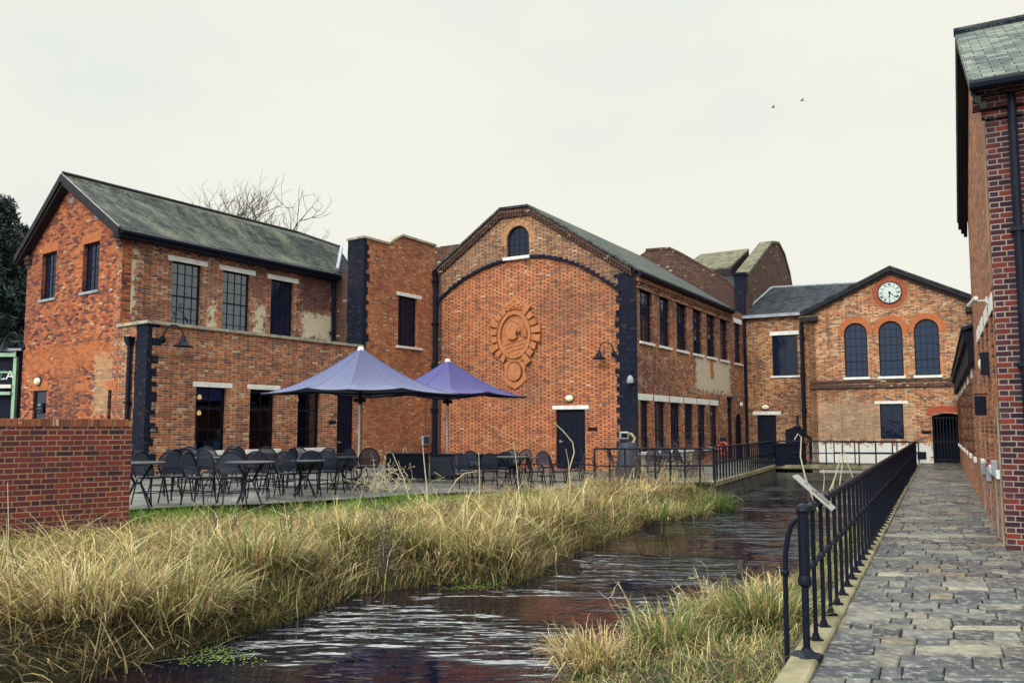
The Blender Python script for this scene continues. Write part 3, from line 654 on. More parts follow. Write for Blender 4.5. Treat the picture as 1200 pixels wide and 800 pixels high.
# veiled head in profile, looking left
mb = MB()
def relief(pts, h): 
    mb.prism([PF.w(cu+a*sx, cz+b*sz, o_+h) for a, b in pts], -PF.n*(h-.02))
relief([(-9, -23), (-14, -14), (-10, -8), (-4, -5), (4, -4), (11, -2), (15, -6), (13, -15), (8, -21), (0, -24)], .07)
relief([(-5, -5), (-7.5, -4), (-7, -1), (-9, 0), (-8, 3), (-10.5, 4.5), (-8.4, 7), (-8.3, 10), (-5, 13.5), (0, 14.5), (4, 12), (5, 6), (3, 1), (4, -4), (0, -6)], .20)
relief([(-5, 13.5), (-1, 18), (5, 17), (10, 12), (14, 4), (15, -4), (10, -3), (7, 3), (5, 9), (1, 13)], .13)
relief([(2, 12), (6, 10), (8.5, 4), (5.5, 1), (5, 6)], .215)
build('relief_head', mb, MT['terra'], EM, bevel=.02)
mb = MB()
def fold(pts, h=.12, r=.018): mb.tube([PF.w(cu+a*sx, cz+b*sz, o_+h) for a, b in pts], r, 6)
fold([(-12, -12), (-4, -9), (6, -7), (13, -5)], .08); fold([(-11, -16), (-3, -13), (5, -12), (13, -9)], .08); fold([(-8, -21), (0, -17), (8, -16), (12, -13)], .08)
fold([(6, 16), (10, 9), (13, 1), (14, -3)], .15); fold([(3, 15.5), (7, 10), (10.5, 3), (11, -2)], .15); fold([(-3, 16), (1, 16.5), (5, 13)], .15); fold([(-13, 2), (-12, 10), (-7, 17)], .03); fold([(-13, 5), (-10, 12)], .03)
build('relief_folds', mb, MT['terra'], EM, smooth=True)
epr('lower_boss', ell(8, 10.5, 28, (0, -43)), [], .12)
mb = MB(); pts = [(-9, -31), (-13, -34), (-11.5, -42), (-14, -52), (-8, -58), (0, -63), (8, -58), (14, -52), (11.5, -42), (13, -34), (9, -31)]
mb.prism([PF.w(cu+a*sx, cz+b*sz, o_+.06) for a, b in pts], -PF.n*.06, [[PF.w(u, z, o_+.06) for u, z in ell(9.5, 12, 28, (0, -43))]]); build('lower_frame', mb, MT['terra'], EM, bevel=.01)

# ================================================================== OLD GABLES BEHIND
HB = thing('gabled_brick_block', 'sooty brick block rising behind the mill with stone coped gable and mossy rooflight', 'building', (14, 45, 0))
PH = Plane((11.9-1.755*5, 41.3+5), (12.2, 41.1))
out = [PH.pix(x, y) for x, y in ((735, 400), (735, 310), (757, 294), (785, 292), (800, 299), (826, 314), (852, 329), (866, 346))]
out = [(out[0][0], 0)]+out[1:]+[(PH.L, out[-1][1]), (PH.L, 0)]
build('wall', wallmesh(PH, out, [], .35), MT['brickH'], HB)
mb = MB()
for i in range(2, 7):
    p, q = out[i], out[i+1] if i < 7 else out[7]
    mb.prism([PH.w(p[0], p[1]+.002, .06), PH.w(q[0], q[1]+.002, .06), PH.w(q[0], q[1]+.12, .06), PH.w(p[0], p[1]+.12, .06)], -PH.n*.45)
build('coping', mb, MT['brickH'], HB)
h0 = Vector((12.15, 41.25, 0)); PH2 = Plane(h0[:2], (h0+Vector((.638, 1, 0))*8.2)[:2])
gp = [PH2.pix(x, y) for x, y in ((876, 322), (904, 285), (912, 286), (919, 300), (925, 322), (929, 345))]
build('wall', wallmesh(PH2, [(0, 0)]+gp+[(gp[-1][0], 0)], [], .4), MT['brickH'], HB)
mb = MB()
for i in range(len(gp)-1):
    p, q = gp[i], gp[i+1]; mb.prism([PH2.w(p[0], p[1]+.003, .07), PH2.w(q[0], q[1]+.003, .07), PH2.w(q[0], q[1]+.14, .07), PH2.w(p[0], p[1]+.14, .07)], -PH2.n*(.75))
build('coping', mb, MT['mossy'], HB)
mb = MB(); pz = gp[0][1]; mb.pbox(PH2, -.35, .15, 0, pz-.1, -.5, .02); mb.pbox(PH2, -.42, .22, pz-.1, pz+.02, -.57, .1); build('pier', mb, MT['black'], HB)
rz = PH2.w(gp[1][0], gp[1][1]-1.0, -.3); ev = PH2.w(0.1, gp[0][1]-.6, -.3); lf = -PH2.n*7.5
mb = MB(); mb.slab([ev, ev+lf, rz+lf, rz], .1); be = PH2.w(gp[-1][0], gp[-1][1]-.6, -.3); mb.slab([rz, rz+lf, be+lf, be], .1); build('roof', mb, MT['roofI'], HB)
# rooflight hut
d0 = ev.lerp(rz, .45); d1 = ev.lerp(rz, .98); up = Vector((0, 0, 1))
A1 = d0+lf*.16; A2 = d0+lf*.60; B1 = d1+lf*.13; B2 = d1+lf*.52
mb = MB(); mb.prism([A1+up*.45, A2+up*.45, B2+up*.75, B1+up*.75], (0, 0, .12)); build('rooflight_roof', mb, MT['mossy'], HB)
mb = MB(); mb.box8([A1-up*.3, A2-up*.3, B2-up*.3, B1-up*.3, A1+up*.44, A2+up*.44, B2+up*.74, B1+up*.74]); build('rooflight', mb, MT['timber'], HB)

# ================================================================== LINK BLOCK
IB = thing('brick_link_block', 'small brick link with dark slate roof between the mill and the clock hall', 'building', (14, 41, 0))
zi = PI_.pix(910, 371)[1]
ri = PI_.rect(905, 934.5, 392.5, 440); di = PI_.rect(888, 910, 486, 545); di = (di[0], di[1], .02, di[3])
build('wall', wallmesh(PI_, [(-.3, -.3), (PI_.L+.6, -.3), (PI_.L+.6, zi), (-.3, zi)], [rh(ri), rh(di)], .3), MT['brickI'], IB)
window(IB, PI_, ri, 2, 1, rec=.1, br=.04); lintel(IB, PI_, ri[0]-.1, ri[1]+.1, ri[3], ri[3]+.2); lintel(IB, PI_, ri[0]-.1, ri[1]+.1, ri[2]-.1, ri[2]-.002, name='sill', pr=.08, th=.2)
door(IB, PI_, di, .1, handle=False); lintel(IB, PI_, di[0]-.22, di[1]+.25, di[3], di[3]+.18)
rb0, rb1 = PI_.pw(904, 337, -4), PI_.pw(1010, 331, -4); e0, e1 = PI_.w(-.1, zi+.08, .3), PI_.w(PI_.L+.9, zi+.08, .3)
mb = MB(); mb.slab([e0, e1, rb1, rb0], .1); build('roof', mb, MT['roofI'], IB)
mb = MB(); mb.tube([e0, rb0], .06, 6); mb.tube([rb0, rb1], .07, 6); build('flashing', mb, MT['lead'], IB)
mb = MB(); mb.slab([rb0, rb1, rb1-PI_.n*4+Vector((0, 0, -2)), rb0-PI_.n*4+Vector((0, 0, -2))], .1); build('roof', mb, MT['roofI'], IB)
mb = MB(); mb.pbox(PI_, -.1, PI_.L+.1, zi-.03, zi+.12, .0, .32); build('gutter', mb, MT['lead'], IB)
c = PI_.pw(916, 355, -1.9); mb = MB(); nn = (e1-e0).cross(rb0-e0).normalized(); dd = (rb0-e0).normalized(); tt = PI_.d
mb.box8([c-tt*.35-dd*.25, c+tt*.35-dd*.25, c+tt*.35+dd*.25, c-tt*.35+dd*.25, c-tt*.35-dd*.25+nn*.14, c+tt*.35-dd*.25+nn*.14, c+tt*.35+dd*.25+nn*.1, c-tt*.35+dd*.25+nn*.1]); build('rooflight', mb, MT['lead'], IB)
up_ = PI_.pix(941.5, 450)[0]; pipe(IB, PI_, up_, .1, zi-.05, r=.09, off=.14, hopper=False, bend=(PI_.pix(941, 508)[1], .32))
# arched hatch with black shutter
hu = PI_.rect(921, 943, 500, 545); mb = MB(); mb.prism([PI_.w(u, z, .03) for u, z in [(hu[0], .05), (hu[1], .05), (hu[1], hu[3]-.1), ((hu[0]+hu[1])/2, hu[3]), (hu[0], hu[3]-.15)]], -PI_.n*.03); build('hatch', mb, MT['board'], IB)
mb = MB(); mb.pbox(PI_, -.3, PI_.L+.5, -.6, -.3, -.3, 0); build('footing', mb, MT['concrete'], IB)

# ================================================================== CLOCK HALL
JB = thing('clock_hall', 'gabled brick hall with round clock and three arched windows at the end of the path', 'building', (17.5, 38, 0))
jl, ja, jr = PJ.pix(952, 362), PJ.pix(1043, 318), PJ.pix(1136, 360)
zj = (jl[1]+jr[1])/2
RJ = [PJ.rect(989.5, 1016.5, 378, 441), PJ.rect(1030, 1058, 376, 441), PJ.rect(1071.5, 1101, 373.5, 440)]
wj = sum(r[1]-r[0] for r in RJ)/3; z1j = sum(r[3] for r in RJ)/3; z0j = sum(r[2] for r in RJ)/3
RJ = [((r[0]+r[1])/2-wj/2, (r[0]+r[1])/2+wj/2, z0j, z1j) for r in RJ]
dj = PJ.rect(1031.5, 1059, 473, 514); gj = PJ.rect(1093, 1131, 484, 541); gj = (gj[0], gj[1], -.05, gj[3])
gh = [(gj[0], -.05), (gj[1], -.05), (gj[1], gj[3]-.12)]+[(gj[1]-(gj[1]-gj[0])*i/6, gj[3]-.12+.12*math.sin(math.pi*i/6)) for i in range(1, 6)]+[(gj[0], gj[3]-.12)]
build('wall', wallmesh(PJ, [(0, -1.2), (PJ.L, -1.2), (PJ.L, zj), (ja[0], ja[1]), (0, zj)], [archpts(*r) for r in RJ]+[rh(dj), gh], .35), MT['brickJ'], JB)
for i, r in enumerate(RJ):
    window(JB, PJ, r, 4, 7, rec=.12, arch=True, gl='blueglass', heavy=(2,)); archring(JB, PJ, r, .27, 'arch', legs=.1); lintel(JB, PJ, r[0]-.08, r[1]+.08, r[2]-.12, r[2]-.002, pr=.1, name='sill', th=.2)
window(JB, PJ, dj, 2, 2, rec=.1, name='hoist_door', label='black boarded window under a white lintel'); lintel(JB, PJ, dj[0]-.2, dj[1]+.2, dj[3], dj[3]+.13)
mb = MB(); mb.pbox(PJ, dj[0]+.01, dj[1]-.01, dj[2]+.01, dj[3]-.01, -.2, -.13); build('shutter', mb, MT['board'], JB)
mb = MB()
for (y, h, pr) in ((447, .12, .06), (452.5, .16, .12)):
    z = PJ.pix(1000, y)[1]; mb.pbox(PJ, -.05, PJ.L-.3, z-h/2, z+h/2, 0, pr)
build('string_course', mb, MT['brickH'], JB)
mb = MB(); z = gj[3]+.02; mb.prism([PJ.w(u, zz, .008) for u, zz in [(gj[0]-.2, z-.1), (gj[0], z-.1)]+[(gj[0]+(gj[1]-gj[0])*i/6, z-.0+.05*math.sin(math.pi*i/6)) for i in range(0, 7)][0:7]+[(gj[1]-.1, z+.25)]+[(gj[1]-.1-(gj[1]-gj[0]+.05)*i/6, z+.25+.06*math.sin(math.pi*i/6)) for i in range(1, 6)]+[(gj[0]-.2, z+.2)]], -PJ.n*.05); build('brick_arch', mb, plain('red_gauged_brick', (.40, .09, .05), .85, .3, 9), JB)
# gate
mb = MB(); k = 9
for i in range(k+1):
    u = gj[0]+.06+(gj[1]-gj[0]-.12)*i/k; mb.pbox(PJ, u-.018, u+.018, 0, gj[3]-.14, -.2, -.165)
for z in (.15, .95, gj[3]-.2): mb.pbox(PJ, gj[0]+.03, gj[1]-.03, z-.03, z+.03, -.21, -.155)
build('gate', mb, MT['iron'], JB)
mb = MB(); mb.pbox(PJ, gj[0]-.1, gj[1]+.1, -.3, gj[3]+.1, -1.6, -1.5); build('wall', mb, MT['board'], JB)
# clock
ck = thing('clock', 'round white clock with roman numerals in a red brick ring under the gable apex', 'clock', PJ.w(*PJ.pix(1042.5, 343)))
ku, kz = PJ.pix(1042.5, 343); kr = 14/15*(PJ.pix(1057.5, 343)[0]-ku)
def disc(r, o0, o1, k=40): 
    mb = MB(); mb.lathe(PJ.w(ku, kz, o0), [(r, 0), (r, o1-o0)], k, PJ.n); return mb
mb = MB(); K = 40
for i in range(K):
    g0 = 2*math.pi*(i+.06)/K; g1 = 2*math.pi*(i+.94)/K
    mb.prism([PJ.w(ku+a*math.cos(g), kz+a*math.sin(g), .02) for a, g in ((kr*1.02, g0), (kr*1.48, g0), (kr*1.48, g1), (kr*1.02, g1))], -PJ.n*.05)
build('brick_ring', mb, plain('red_ring_brick', (.40, .10, .055), .85, .35, 9), JB)
mb = MB()
for i in range(56):
    g0 = 2*math.pi*(i+.1)/56; g1 = 2*math.pi*(i+.9)/56
    mb.prism([PJ.w(ku+a*math.cos(g), kz+a*math.sin(g), .012) for a, g in ((kr*1.5, g0), (kr*1.68, g0), (kr*1.68, g1), (kr*1.5, g1))], -PJ.n*.04)
build('brick_ring', mb, MT['buff'], JB)
build('rim', disc(kr*1.06, 0, .05), MT['iron'], ck); build('dial', disc(kr*.97, .05, .065), plain('white_dial', (.52, .60, .58), .6, .08, 3), ck)
mb = MB(); 
for rr in (.96, .60):
    for i in range(40):
        g0, g1 = 2*math.pi*i/40, 2*math.pi*(i+1)/40; mb.prism([PJ.w(ku+a*kr*math.cos(g), kz+a*kr*math.sin(g), .070) for a, g in ((rr, g0), (rr-.02, g0), (rr-.02, g1), (rr, g1))], -PJ.n*.006)
def stroke(a, b, w=.022, ang=0):
    # a, b in the numeral's own frame, turned to sit radially
    pa = Vector(a); pb_ = Vector(b); d = (pb_-pa).normalized(); q = Vector((-d.y, d.x))*w
    ca, sa = math.cos(ang), math.sin(ang); 
    mb.prism([PJ.w(ku+kr*(p.x*ca-p.y*sa), kz+kr*(p.x*sa+p.y*ca), .072) for p in (pa-q, pb_-q, pb_+q, pa+q)], -PJ.n*.008)
for i, t in enumerate(('XII', 'I', 'II', 'III', 'IIII', 'V', 'VI', 'VII', 'VIII', 'IX', 'X', 'XI')):
    ang = -2*math.pi*i/12; wd = {'I': .055, 'V': .10, 'X': .11}; tot = sum(wd[c_] for c_ in t); x = -tot/2
    for c_ in t:
        w = wd[c_]; m_ = x+w/2
        if c_ == 'I': stroke((m_, .66), (m_, .88), .02, ang)
        elif c_ == 'V': stroke((m_-.04, .88), (m_, .66), .014, ang); stroke((m_+.04, .88), (m_, .66), .008, ang)
        else: stroke((m_-.04, .88), (m_+.04, .66), .014, ang); stroke((m_+.04, .88), (m_-.04, .66), .008, ang)
        x += w
build('numerals', mb, MT['iron'], ck)
mb = MB()
def hand(ang, l, w): 
    mb.prism([PJ.w(ku+kr*(a*math.sin(ang)+b*math.cos(ang)), kz+kr*(a*math.cos(ang)-b*math.sin(ang)), .09) for a, b in ((-.12, -w), (l*.7, -w), (l*.78, -w*2), (l, 0), (l*.78, w*2), (l*.7, w), (-.12, w))], -PJ.n*.012)
hand(R(184), .52, .035); hand(R(131), .82, .022); mb.lathe(PJ.w(ku, kz, .08), [(.05, 0), (.04, .025)], 12, PJ.n); build('hands', mb, MT['iron'], ck)
# roof with verge
slj = (ja[1]-zj)/ja[0]; slr = (ja[1]-zj)/(PJ.L-ja[0]); bkj = -PJ.n*7
A_ = PJ.w(-.35, zj+.12-slj*.35, .3); Rr = PJ.w(ja[0], ja[1]+.14, .3); C_ = PJ.w(PJ.L+.3, zj+.12-slr*.3, .3)
mb = MB(); mb.slab([A_, Rr, Rr+bkj, A_+bkj], -.09); mb.slab([Rr, C_, C_+bkj, Rr+bkj], -.09); build('roof', mb, MT['roofI'], JB)
mb = MB()
for E in (A_, C_):
    for (z0q, z1q, dd) in ((-.15, -.003, .02), (-.26, -.15, .12)):
        mb.prism([E+Vector((0, 0, z1q))-PJ.n*dd, Rr+Vector((0, 0, z1q))-PJ.n*dd, Rr+Vector((0, 0, z0q))-PJ.n*dd, E+Vector((0, 0, z0q))-PJ.n*dd], -PJ.n*(.3-dd))
mb.pbox(PJ, -.38, .45, zj-.42, zj-.22, 0, .3); mb.pbox(PJ, PJ.L-.5, PJ.L+.2, zj-.42, zj-.22, 0, .3)
build('verge_moulding', mb, MT['timber'], JB)
mb = MB(); mb.pbox(PJ, -.36, .44, zj-.215, zj-.17, 0, .31); mb.pbox(PJ, PJ.L-.49, PJ.L+.2, zj-.215, zj-.17, 0, .31); build('cornice_return', mb, MT['mossy'], JB)
q0 = PJ.w(0, 0)+bkj; q1 = PJ.w(PJ.L, 0)+bkj
simplewall(JB, q0[:2], PJ.w(0, 0)[:2], -1.2, zj, MT['brickI']); simplewall(JB, PJ.w(PJ.L, 0)[:2], q1[:2], -.3, zj, MT['brickI']); simplewall(JB, q1[:2], q0[:2], -.3, zj, MT['brickI'])

# ================================================================== RIGHT BUILDING
rc = Vector((6.52, 10.72, 0)); rdv = Vector((.531, 1, 0)).normalized()     # along the path wall
far = rc+rdv*7.6
PRn = Plane(rc[:2], (rc+Vector((rdv.y, -rdv.x, 0))*9)[:2])     # near face
PRp = Plane(far[:2], rc[:2])                                     # path face: u grows towards camera
zr_e = 6.35
RB = thing('slate_roofed_building', 'dark brick building with pale slate roof at the right edge, gable end towards the path', 'building', (10, 15, 0))
apx = (PRp.L/2, 8.62)
def rpx(x0, x1, zt_, zb_): return (PRp.pix(x0, 480)[0], PRp.pix(x1, 480)[0], zb_, zt_)
rws = [(2.0, 2.7, 1.0, 3.25), (3.4, 4.1, .03, 3.25), (4.9, 5.6, 1.0, 3.25), (6.3, 6.9, 1.0, 3.25)]
build('wall', wallmesh(PRp, [(0, -.3), (PRp.L, -.3), (PRp.L, zr_e), apx, (0, zr_e)], [rh(r) for r in rws], .3), MT['brickS'], RB)
rrs = []
for i, r in enumerate(rws):
    if i == 1: door(RB, PRp, r, .06)
    else: window(RB, PRp, r, 2, 4, rec=.05); lintel(RB, PRp, r[0]-.05, r[1]+.05, r[2]-.12, r[2]-.002, pr=.05, name='sill', th=.14)
    lintel(RB, PRp, r[0]-.12, r[1]+.12, r[3], r[3]+.26)
build('wall', wallmesh(PRn, [(0.001, -.3), (9, -.3), (9, zr_e), (0.001, zr_e)], [], .28, off=-.0), MT['brickR'], RB) if False else None
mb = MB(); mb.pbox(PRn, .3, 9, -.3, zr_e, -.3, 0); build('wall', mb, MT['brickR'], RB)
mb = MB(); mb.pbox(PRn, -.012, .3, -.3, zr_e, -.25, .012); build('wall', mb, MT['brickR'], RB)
pb_ = plain('orange_limewash', (.42, .22, .10), .9, .5, 2)
mb = MB(); mb.pbox(PRp, PRp.L-.75, PRp.L-.02, 3.55, zr_e-.3, 0, .010); build('render_panel', mb, pb_, RB)
mb = MB(); mb.pbox(PRp, PRp.L-.75, PRp.L-.3, -.1, 1.9, 0, .010); build('render_panel', mb, plain('stained_limewash', (.42, .36, .26), .9, .6, 2), RB)
# roof: ridge parallel to near face
osd = .20
def rp(u, z, s): return PRp.w(u, z, .0)+PRn.d*s
sr = (apx[1]-zr_e)/(PRp.L/2)
e_n = (PRp.L+.35, zr_e+.14-sr*.35); e_f = (-.35, zr_e+.14-sr*.35); tp = (apx[0], apx[1]+.16)
mb = MB(); mb.slab([rp(*e_n, -osd), rp(*e_n, 9), rp(*tp, 9), rp(*tp, -osd)], .08); build('roof', mb, MT['roofR'], RB)
mb = MB(); mb.slab([rp(*e_f, -osd), rp(*tp, -osd), rp(*tp, 9), rp(*e_f, 9)], .08); build('roof', mb, MT['roofR'], RB)
mb = MB()
for e_ in (e_n, e_f):
    for (z0q, z1q, s0, s1) in ((-.24, -.085, -osd+.02, -.13), (-.34, -.24, -.13, -.07), (-.42, -.34, -.08, -.01)):
        a_, b_ = rp(*e_, s0), rp(*tp, s0)
        mb.prism([a_+up*z1q, b_+up*z1q, b_+up*z0q, a_+up*z0q], PRn.d*(s1-s0))
build('bargeboard', mb, MT['timber'], RB)
mb = MB(); mb.tube([rp(*tp, -osd-.02)+up*.03, rp(*tp, 9)+up*.03], .08, 8); build('ridge_tiles', mb, MT['roofI'], RB)
mb = MB(); mb.pbox(PRn, -osd+.05, 9, zr_e-.25, zr_e-.1, 0, .22); mb.pbox(PRn, -.16, 9, zr_e-.42, zr_e-.27, 0, .14); mb.pbox(PRn, -.06, 9, zr_e-.55, zr_e-.44, .012, .07); build('cornice', mb, MT['brickR'], RB)
mb = MB(); gz_ = zr_e+.0-sr*.3; mb.tube([PRn.w(-osd, gz_, .42), PRn.w(9, gz_, .42)], .07, 8); build('gutter', mb, MT['pipe'], RB)
pipe(RB, PRn, PRn.pix(1194, 300)[0], .1, zr_e-.1, off=.12, r=.055, hopper=False)
simplewall(RB, (far+PRn.d*9)[:2], far[:2], -.3, zr_e, MT['brickS'])
mb = MB(); mb.pbox(PRn, .25, .5, 1.45, 1.52, 0, .014); build('vent_grille', mb, MT['board'], RB)
# annex beyond
AX = thing('low_annex', 'low brick annex with a black overhanging eave along the far part of the path', 'building', (14, 25, 0))
fe = rc+rdv*26.5; PX = Plane(fe[:2], far[:2])
nz = 3.55; hs = [(PX.L-2.2-3.0*i, PX.L-1.4-3.0*i, .9, 2.75) for i in range(7)]
build('wall', wallmesh(PX, [(0, -.3), (PX.L-.01, -.3), (PX.L-.01, nz), (0, nz)], [rh(r) for r in hs], .3), MT['brickS'], AX)
for r in hs: window(AX, PX, r, 2, 4, rec=.06); lintel(AX, PX, r[0]-.1, r[1]+.1, r[3], r[3]+.22); lintel(AX, PX, r[0]-.05, r[1]+.05, r[2]-.12, r[2]-.002, pr=.04, name='sill', th=.12)
mb = MB(); mb.pbox(PX, 0, PX.L-.02, nz-.1, nz+.14, -.1, .20); mb.pbox(PX, 0, PX.L-.02, nz-.55, nz-.1, .0, .12); build('eave', mb, MT['board'], AX)
mb = MB(); mb.slab([PX.w(0, nz+.24, .23), PX.w(PX.L, nz+.24, .23), PX.w(PX.L, nz+1.6, -4), PX.w(0, nz+1.6, -4)], .08); build('roof', mb, MT['roofI'], AX)
simplewall(AX, fe[:2], (fe+PRn.d*.0+Vector((rdv.y, -rdv.x, 0))*4)[:2], -.3, nz, MT['brickS']) 

# ================================================================== fittings on walls
def swan_lamp(P, x, y, label, size=1.0, side=1, off=0):
    u, z = P.pix(x, y); o = thing('wall_lamp', label, 'lamp', P.w(u, z, off), 'swan neck lamps on the brick walls'); s = size
    mb = MB(); mb.lathe(P.w(u, z-.02, off+.0), [(.11*s, 0), (.11*s, .03), (.06*s, .06)], 14, P.n)
    pts = [P.w(u, z, off+.05)]+[P.w(u+side*s*(.22-.22*math.cos(g)), z+s*(.3*math.sin(g)+.12), off+.08+.3*s*g/math.pi) for g in [math.pi*i/8 for i in range(9)]]
    mb.tube(pts, .022*s, 8); build('bracket', mb, MT['iron'], o, smooth=True)
    c = pts[-1]+Vector((0, 0, -.02)); mb = MB(); mb.lathe(c, [(.04*s, .02), (.06*s, -.03), (.09*s, -.12), (.12*s, -.2), (.27*s, -.30), (.27*s, -.315), (.11*s, -.22), (.02*s, -.2)], 20); build('lamp_shade', mb, MT['iron'], o, smooth=True)
    return o
swan_lamp(PD, 190, 397, 'black swan neck lamp beside the black corner of the front aisle', 1.0, 1)
swan_lamp(PF, 719, 414, 'black swan neck lamp on the arched gable beside its black corner', 1.0, -1, -.06)
PA2 = PA; swan_lamp(PA, 27.5, 406, 'black swan neck lamp at the outer left corner above the green shopfront', 1.15, -1)
def bulkhead(P, x, y, label, w=.26, h=.16, off=0):
    u, z = P.pix(x, y); o = thing('bulkhead_light', label, 'light', P.w(u, z, off), 'oval bulkhead lights above the doors')
    mb = MB(); k = 18; mb.prism([P.w(u+w*.55*math.cos(2*math.pi*i/k), z+h*.6*math.sin(2*math.pi*i/k), off+.04) for i in range(k)], -P.n*.04); build('base', mb, MT['iron'], o)
    mb = MB()
    rings = [(1, 0), (.95, .05), (.7, .09), (.3, .105)]
    b = len(mb.v)
    for (s_, d_) in rings:
        for i in range(k): mb.v.append(P.w(u+w*.48*s_*math.cos(2*math.pi*i/k), z+h*.5*s_*math.sin(2*math.pi*i/k), off+.04+d_))
    for j in range(3):
        for i in range(k): mb.f.append([b+j*k+i, b+j*k+(i+1) % k, b+(j+1)*k+(i+1) % k, b+(j+1)*k+i])
    mb.f.append([b+3*k+i for i in range(k)]); mb.f.append([b+i for i in reversed(range(k))])
    build('lens', mb, MT['cream'], o, smooth=True); return o
bulkhead(PA, 46, 447, 'round cream light above the small sign on the left gable', .34, .26)
bulkhead(PF, 667, 466.5, 'cream bulkhead light above the black door under the arched gable', .36, .26, -.06)
bulkhead(PG, 867, 474, 'cream light above the narrow door at the far end of the mill side', .3, .26)
bulkhead(PI_, 897, 477, 'cream bulkhead light over the link block door', .42, .24)
bulkhead(PJ, 1128.5, 462, 'small round light beside the gate arch of the clock hall', .2, .2)
u = PRp.L-2.2
o = thing('wall_light', 'half round cream wall light on a black plate over the path', 'light', PRp.w(u, 2.6), 'path lights')
mb = MB(); mb.pbox(PRp, u-.13, u+.13, 2.42, 2.78, 0, .03); mb.pbox(PRp, u+.06, u+.13, 2.42, 2.78, .03, .12); build('back_plate', mb, MT['iron'], o)
mb = MB(); mb.lathe(PRp.w(u-.02, 2.6, .05), [(.15, -.02), (.15, .0), (.12, .05), (.07, .085), (.01, .10)], 18, PRp.n); build('lens', mb, MT['cream'], o, smooth=True)
# security camera
u = PRp.L-1.7; z = 3.55; o = thing('security_camera', 'white security camera on a bracket, high on the path wall at right', 'camera', PRp.w(u, z))
mb = MB(); mb.pbox(PRp, u-.05, u+.05, z-.05, z+.05, 0, .03); mb.tube([PRp.w(u, z, .03), PRp.w(u, z-.01, .17)], .014, 8); build('bracket', mb, MT['white'], o)
mb = MB(); mb.tube([PRp.w(u+.12, z+.03, .16), PRp.w(u-.16, z-.04, .24)], .035, 10); build('housing', mb, MT['white'], o)
o = thing('black_sign', 'small black projecting sign on the right-hand path wall', 'sign', PRp.w(PRp.L-2.9, 1.95))
mb = MB(); uu = PRp.L-2.9; mb.pbox(PRp, uu-.02, uu+.02, 1.8, 2.12, .03, .2); build('sign_board', mb, MT['board'], o); mb = MB(); mb.tube([PRp.w(uu, 2.15, 0), PRp.w(uu, 2.15, .2)], .012, 6); build('bracket', mb, MT['iron'], o)
# meter boxes low on path wall
for k, (uu, zz) in enumerate(((PRp.L-1.0, 1.02), (PRp.L-2.6, .85), (PRp.L-4.6, .85))):
    mb = MB(); mb.pbox(PRp, uu-.1, uu+.1, zz-.11, zz+.11, 0.012, .09); mb.tube([PRp.w(uu, zz-.1, .04), PRp.w(uu, .05, .04)], .012, 6)
    tag(build('service_box', mb, MT['lead'], bevel=.01), 'pale grey service box on the path wall, %s the near corner' % ('nearest', 'second from', 'third from')[k], 'box', 'service boxes on the path wall')
# lantern on the black quoin
u, z = PF.pix(741, 445); o = thing('hanging_lantern', 'small grey bell shaped lantern on the black corner of the mill', 'lamp', PF.w(u, z))
mb = MB(); mb.tube([PF.w(u, z+.3, 0), PF.w(u, z+.38, .12), PF.w(u, z+.3, .2), PF.w(u, z+.15, .2)], .018, 6); build('bracket', mb, MT['iron'], o)
mb = MB(); mb.lathe(PF.w(u, z-.12, .2), [(.12, 0), (.13, .12), (.09, .22), (.03, .28)], 14); build('lamp_shade', mb, MT['lead'], o, smooth=True)
# plaques
def text(par, P, s, u, z, size, m, off):
    cu_ = bpy.data.curves.new('t', 'FONT'); cu_.body = s; cu_.size = size; cu_.extrude = .002; cu_.align_x = 'CENTER'; cu_.align_y = 'CENTER'
    t = bpy.data.objects.new('t', cu_); COL.objects.link(t); dg = bpy.context.evaluated_depsgraph_get(); dg.update()
    me = bpy.data.meshes.new_from_object(t.evaluated_get(dg)); bpy.data.objects.remove(t)
    Mx = Matrix((( P.d.x, 0, P.n.x), (P.d.y, 0, P.n.y), (0, 1, 0))).to_4x4(); L = parent_world(par)
    me.transform(Matrix.Translation(P.w(u, z, off)-L) @ Mx); me.materials.clear(); me.materials.append(m)
    o = bpy.data.objects.new('lettering', me); COL.objects.link(o); o.parent = par; return o
MT['ink'] = plain('white_lettering', (.7, .72, .7), .6, .05)
def plaque(P, x0, x1, y0, y1, label, m='board', txt=None, off=0):
    r = P.rect(x0, x1, y0, y1); o = thing('wall_sign', label, 'sign', P.w((r[0]+r[1])/2, (r[2]+r[3])/2, off), 'small signs on the walls')
    mb = MB(); mb.pbox(P, *r, off+.002, off+.025); build('sign_board', mb, MT[m], o, bevel=.004)
    for (s, fz, sz) in (txt or ()): text(o, P, s, (r[0]+r[1])/2, r[2]+(r[3]-r[2])*fz, sz, MT['ink'], off+.028)
    return o
plaque(PD, 173.5, 184.5, 500, 506.5, 'small black notice beside the black aisle corner, above the chairs', txt=(('::: ::', .6, .1), ('======', .25, .06)))
plaque(PD, 385, 393, 493, 496.5, 'small dark plate left of the aisle door')
plaque(PF, 688.5, 699, 500.5, 504.5, 'small dark plate right of the black door under the arch', off=-.06)
plaque(PJ, 1080, 1091, 504.5, 508, 'narrow dark plate left of the gate arch')
plaque(PJ, 1075, 1085.5, 529, 538, 'black box low on the white painted base left of the gate')
o = plaque(PA, 42.5, 51.5, 472, 484, 'teal and white notice in the small window of the left gable', 'board')
r = PA.rect(42.5, 51.5, 472, 484)
for (s, fz, sz) in (('IIIIII', .8, .13), ('=====', .45, .1), ('- = -', .15, .08)): text(o, PA, s, (r[0]+r[1])/2, r[2]+(r[3]-r[2])*fz, sz, MT['palegreen'], .03)

